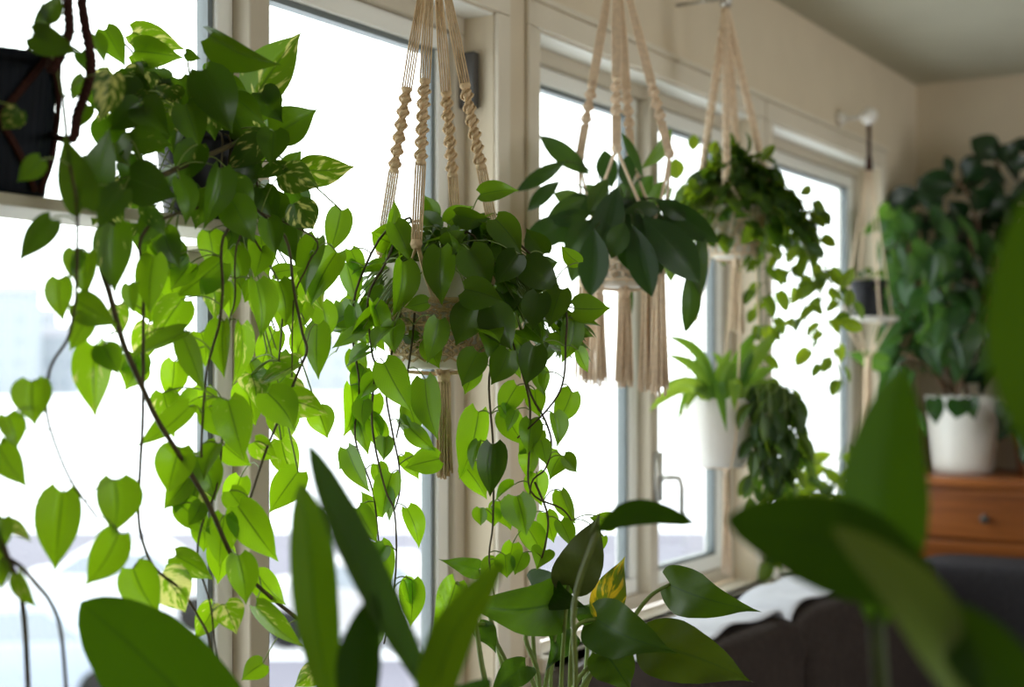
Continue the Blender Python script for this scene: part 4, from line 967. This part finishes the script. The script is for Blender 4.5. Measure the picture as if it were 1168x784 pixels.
# ================================================================== sofa
def pillow(mb, x0, x1, y0, y1, z0, z1, e=.35, sag=0, nx=14, wr=.006):
    """soft cushion block: superellipsoid with creases"""
    cx, cy, cz = (x0+x1)/2, (y0+y1)/2, (z0+z1)/2; hx, hy, hz = (x1-x0)/2, (y1-y0)/2, (z1-z0)/2
    b = len(mb.v); nu, nw = 72, 36; ph = U(0, 6)
    sgn = lambda c, p: math.copysign(abs(c)**p, c)
    for i in range(nw+1):
        ph_ = -math.pi/2+math.pi*i/nw
        for j in range(nu):
            th = 2*math.pi*j/nu
            x = sgn(math.cos(ph_), e)*sgn(math.cos(th), e); y = sgn(math.cos(ph_), e)*sgn(math.sin(th), e); z = sgn(math.sin(ph_), e)
            w = wr*math.sin(x*7+z*5+ph)*math.sin(z*6+y*3+ph*2)+wr*.5*math.sin(x*17-z*9+ph)*max(0, z)
            mb.v.append(V((cx+hx*x*(1+w/hx*.3), cy+hy*y+w*(1 if y < 0 else .2), cz+hz*z-sag*(1-x*x)*(z > 0))))
    for i in range(nw):
        for j in range(nu):
            j2 = (j+1) % nu; mb.quad((b+i*nu+j, b+i*nu+j2, b+(i+1)*nu+j2, b+(i+1)*nu+j))
t = thing('corner_sofa', 'dark grey-brown corner sofa under the windows, in front of the dresser', 'sofa', (3.3, -.6, 0))
SXA, SXB = 2.30, 4.40
boxo('base', M['sofa'], SXA, SXB, -.98, -.06, .08, .30, t, .02)
boxo('base', M['sofagrey'], 3.50, SXB, -2.2, -.985, .08, .30, t, .02)
boxo('back_frame', M['sofa'], SXA, SXB, -.17, -.06, .30, .80, t, .03)
boxo('back_frame', M['sofagrey'], 4.30, SXB, -2.2, -.171, .30, .84, t, .03)
c1 = wx(864, -.20)
for a, b in ((SXA+.02, c1-.005), (c1+.005, 4.08)):
    m = MB(); pillow(m, a, b, -.33, -.09, .42, .905, .26, wr=.014); m.build('back_cushion', M['sofa'], t)
for a, b in ((-1.40, -.20), (-2.15, -1.41)):
    m = MB(); pillow(m, 4.10, 4.33, a, b, .42, .885, .16); m.build('back_cushion', M['sofagrey'], t)
for a, b in ((SXA+.02, c1-.003), (c1+.003, 4.06)):
    m = MB(); pillow(m, a, b, -1.0, -.35, .29, .45, .25); m.build('seat_cushion', M['sofa'], t)
m = MB(); pillow(m, 3.5, 4.07, -2.15, -1.01, .29, .45, .25); m.build('seat_cushion', M['sofagrey'], t)
m = MB(); pillow(m, SXA-.16, SXA+.0, -1.0, -.06, .05, .62, .3); m.build('armrest', M['sofa'], t)
for x, y in ((SXA+.06, -.9), (SXA+.06, -.12), (4.32, -.12), (4.32, -2.1), (3.56, -2.1)):
    m = MB(); m.tube([(x, y, 0), (x, y, .08)], [.018, .024], 10); m.build('foot', M['darkmetal'], t)
# throw along the top of the back cushions
m = MB(); xa, xb = 2.36, 3.80; nx, ny = 90, 14; b = 0
def cush_top(x, y):
    a, b_ = (SXA+.02, c1-.005) if x < c1 else (c1+.005, 4.08)
    ux = min(1, abs((x-(a+b_)/2)/((b_-a)/2))); uy = min(1, abs((y+.21)/.12))
    q = 2/.26; k = (1-min(1, ux**q))**(1/q)
    k2 = (max(0., k**q-uy**q))**(1/q) if uy < k else 0
    return .6625+.2425*max(k2, .80)
for i in range(nx+1):
    x = xa+(xb-xa)*i/nx
    for j in range(ny+1):
        v = j/ny; y = -.265+.185*v+.010*math.sin(x*17)*(1-v)
        z = cush_top(x, y)+.008+.004*math.sin(x*31+v*4)
        m.v.append(V((x, y-(.012 if v < .1 else 0), z)))
for i in range(nx):
    for j in range(ny): m.quad((i*(ny+1)+j, (i+1)*(ny+1)+j, (i+1)*(ny+1)+j+1, i*(ny+1)+j+1))
o = m.build('throw_blanket', M['throw']); tag(o, 'pale blue-white throw laid along the top of the sofa back', 'blanket')
sm = o.modifiers.new('thick', 'SOLIDIFY'); sm.thickness = .005; sm.offset = 1

# ================================================================== plant on a stand in the middle
def stand(name, label, P, r, h):
    t = thing(name, label, 'plant stand', V((P.x, P.y, 0)))
    m = MB(); m.lathe(V((P.x, P.y, h-.025)), [(.02, 0), (r-.005, 0), (r, .005), (r, .02), (r-.005, .0249), (.02, .025)], 40); m.build('top', M['woodd'], t)
    for k in range(3):
        a = k*2.094+.4; m = MB(); m.tube([V((P.x, P.y, h-.02))+V((math.cos(a), math.sin(a), 0))*r*.6, V((P.x+math.cos(a)*r*1.0, P.y+math.sin(a)*r*1.0, 0))], [.014, .010], 10); m.build('leg', M['woodd'], t)
    return t
PM = at(628, 784, 2.0); PM.z = .62
stand('plant_stand', 'wooden three-legged stand under the broad-leaved plant by the sofa', PM, .14, .62)
t = thing('broad_leaf_plant', 'broad-leaved plant on long stalks in front of the window beside the sofa', 'potted plant', PM)
bigpot(t, PM, .085, .11, .20, M['potcream'])
SM = PM+UP*.17
ML = [ # base, tip, breadth, Z, tip Z, material, colour, stalk via
 (648, 668, 684, 588, 54, 1.95, 1.93, 'philpale', .3, [(640, 784)]), (648, 682, 536, 692, 62, 1.98, 1.88, 'phil', .5, [(615, 790), (600, 720)]), (606, 668, 664, 694, 44, 2.0, 1.92, 'phil', .1, [(615, 790)]),
 (688, 702, 711, 636, 26, 2.05, 2.05, 'philyel', .4, [(665, 790)]), (672, 690, 684, 722, 40, 2.08, 2.05, 'phil', .2, [(665, 790)]),
 (764, 667, 854, 697, 34, 2.0, 1.9, 'phil', .6, [(665, 790), (720, 708), (742, 680)]), (680, 706, 768, 742, 64, 1.9, 1.80, 'phil', .5, [(650, 790), (655, 720)]), (740, 735, 854, 778, 62, 1.9, 1.82, 'philyel', .2, [(655, 810), (700, 745)]),
 (640, 692, 592, 704, 52, 2.02, 1.95, 'phil', .3, [(620, 790)]), (546, 650, 505, 640, 20, 2.05, 2.0, 'phil', .4, [(580, 790), (558, 700)]), (545, 712, 566, 744, 26, 2.02, 2.0, 'phil', .3, [(590, 790), (558, 720)]), (520, 664, 494, 722, 26, 1.8, 1.78, 'helio', .9, [(560, 800), (540, 700)]), (640, 715, 628, 760, 40, 2.05, 2.0, 'phil', .1, [(628, 790)]), (600, 760, 560, 790, 36, 1.95, 1.9, 'phil', .3, [(615, 800)]), (690, 745, 720, 790, 54, 1.88, 1.84, 'phil', .9, [(650, 800)])]
for bx, by, tx, ty, w, Z, Zt, mt, rn, via in ML:
    lm = MB(); B = leaf_px(lm, bx, by, tx, ty, w, Z, Zt=Zt, roll=U(-.35, .35), shape='heart', rnd=rn, arch=U(.04, .14), fold=U(.1, .3), tipc=U(.05, .2), wav=.09, nu=16, nv=8)
    lo = lm.build('leaf', M[mt], t)
    pm = MB(); pts = spline([SM+V((U(-.05, .05), U(-.05, .05), 0))]+[at(x, min(y, 800), Z) for x, y in via]+[B], 6)
    pm.tube(pts, taper(len(pts), .0042, .0026), 7); pm.build('stalk', M['stemg'], lo)

# ================================================================== foreground plants
PF = at(430, 784, 1.30); PF.z = .55
stand('plant_stand', 'wooden three-legged stand under the large-leaved plant nearest the left window', PF, .13, .55)
t = thing('foreground_lily', 'large-leaved green plant rising blurred at the bottom left', 'potted plant', PF)
bigpot(t, PF, .085, .11, .20, M['potwhite']); SF = PF+UP*.17
def bigleaf(t, S, ctrl, W, mt, rn, nstalk=4, fold=.22, shape='ell', roll=0, wav=0):
    """ctrl: (px,py,Z) points along the midrib from base to tip"""
    lm = MB(); pts = spline([at(*c) for c in ctrl], 7); ribbon(lm, pts, W, shape, rn, fold, nv=8, roll=roll, wav=wav)
    lo = lm.build('leaf', M[mt], t)
    pm = MB(); B = pts[0]; d = (pts[0]-pts[2]).normalized()
    sp = spline([S+V((U(-.04, .04), U(-.04, .04), 0)), S*.5+B*.5+d*.05, B], 6)+pts[1:3]
    n0 = 12; pm.tube(sp, [max(.0008, .0055-.0045*max(0, (i-n0)/max(1, len(sp)-n0))) for i in range(len(sp))], 7); pm.build('stalk', M['stemdk'], lo)
px = lambda w, Z: w*Z/F
bigleaf(t, SF, [(330, 925, 1.36), (235, 822, 1.38), (155, 742, 1.40), (92, 687, 1.42)], px(118, 1.4), 'fgleaf', .2)
bigleaf(t, SF, [(500, 810, 1.20), (440, 700, 1.16), (385, 590, 1.12), (350, 505, 1.10)], px(60, 1.15), 'fgdark', .6, roll=.75)
bigleaf(t, SF, [(385, 840, 1.22), (362, 720, 1.20), (352, 620, 1.2), (343, 550, 1.2)], px(58, 1.2), 'fgleaf', .8, roll=.4)
bigleaf(t, SF, [(412, 860, 1.15), (408, 790, 1.15), (412, 735, 1.15), (428, 676, 1.15)], px(52, 1.15), 'fgdark', .1)
bigleaf(t, SF, [(478, 850, 1.15), (498, 780, 1.13), (525, 710, 1.12), (575, 640, 1.12)], px(54, 1.13), 'fgleaf', 1., roll=-.3)
bigleaf(t, SF, [(470, 860, 1.3), (470, 820, 1.3), (530, 800, 1.34), (560, 775, 1.36)], px(44, 1.3), 'fgdark', .3)

PR_ = at(1110, 784, .86); PR_.z = .50
stand('plant_stand', 'wooden three-legged stand under the blurred plant at the right edge', PR_, .13, .50)
t = thing('foreground_lily', 'large-leaved green plant very close and blurred at the right edge', 'potted plant', PR_)
bigpot(t, PR_, .085, .11, .20, M['potwhite']); SR = PR_+UP*.17
bigleaf(t, SR, [(1225, 560, .74), (1195, 450, .72), (1182, 340, .72), (1180, 215, .74)], px(120, .72), 'fgleaf', .5)
bigleaf(t, SR, [(1000, 720, .95), (1005, 620, .95), (1008, 530, .95), (1030, 418, .97)], px(105, .95), 'fgleaf', .25, roll=.3)
bigleaf(t, SR, [(1080, 700, .90), (1000, 645, .92), (920, 612, .95), (828, 592, .98)], px(110, .93), 'fgdark', .4)
bigleaf(t, SR, [(1115, 830, .80), (1075, 740, .80), (1030, 670, .82), (950, 600, .86)], px(80, .8), 'fgpale', .5, roll=.5)
bigleaf(t, SR, [(1180, 840, .80), (1150, 780, .80), (1105, 730, .80), (1070, 690, .82)], px(80, .8), 'fgdark', .7)
bigleaf(t, SR, [(700, 850, 1.3), (655, 640, 1.3), (720, 592, 1.28), (792, 597, 1.27)], px(40, 1.3), 'fgdark', .3, roll=.4) if False else None
t2 = bpy.data.objects['broad_leaf_plant']
lm = MB(); pts = spline([at(682, 606, 1.42), at(712, 588, 1.40), (at(745, 585, 1.38)), at(792, 597, 1.36)], 7); ribbon(lm, pts, px(30, 1.4), 'ell', .2, .2, nv=8)
lo = lm.build('leaf', M['fgdark'], t2); pm = MB(); sp = spline([SM, at(655, 800, 1.8), at(655, 690, 1.55), pts[0]], 6); pm.tube(sp, .003, 6); pm.build('stalk', M['stemg'], lo)

# ------------------------------------------------------------------ light and camera
w = bpy.data.worlds.new('sky'); sc.world = w; w.use_nodes = True; nt = w.node_tree; nt.nodes.clear()
bg = nt.nodes.new('ShaderNodeBackground'); wo = nt.nodes.new('ShaderNodeOutputWorld')
bg.inputs[0].default_value = (.97, 1.0, 1.0, 1); bg.inputs[1].default_value = 4.2
nt.links.new(bg.outputs[0], wo.inputs[0])
def portal(name, x0, x1, y, z0, z1, sgn):
    l = bpy.data.lights.new(name, 'AREA'); l.shape = 'RECTANGLE'; l.size = x1-x0; l.size_y = z1-z0; l.cycles.is_portal = True
    o = bpy.data.objects.new(name, l); C.objects.link(o); o.location = ((x0+x1)/2, y, (z0+z1)/2)
    o.rotation_euler = (math.radians(-90 if sgn > 0 else 90), 0, 0)
for i, (a, b) in enumerate((W1, W2, W3)): portal("portal_window", a, b, .134, SL1 if i == 0 else SL, HD, 1)
for a, b in OP: portal('portal_back', a, b, YB-.10, .75, 2.15, -1)

cd = bpy.data.cameras.new('camera'); cam = bpy.data.objects.new('camera', cd); C.objects.link(cam)
cam.location = CAM; cam.rotation_euler = (math.radians(90), 0, -math.acos(FW.y))
cd.sensor_width = 36; cd.lens = F/1168*36; cd.shift_y = 28/1168; cd.clip_start = .05; cd.clip_end = 1000
cd.dof.use_dof = True; cd.dof.focus_distance = 1.95; cd.dof.aperture_fstop = 2.8; cd.dof.aperture_blades = 0
sc.camera = cam
sc.cycles.max_bounces = 10; sc.cycles.diffuse_bounces = 6; sc.cycles.transparent_max_bounces = 16; sc.cycles.transmission_bounces = 6
sc.cycles.use_denoising = True; sc.cycles.sample_clamp_indirect = 8; sc.cycles.caustics_reflective = False
vs_ = sc.view_settings; vs_.view_transform = 'Standard'; vs_.look = 'None'; vs_.exposure = 0.0; vs_.gamma = 1; vs_.use_curve_mapping = False
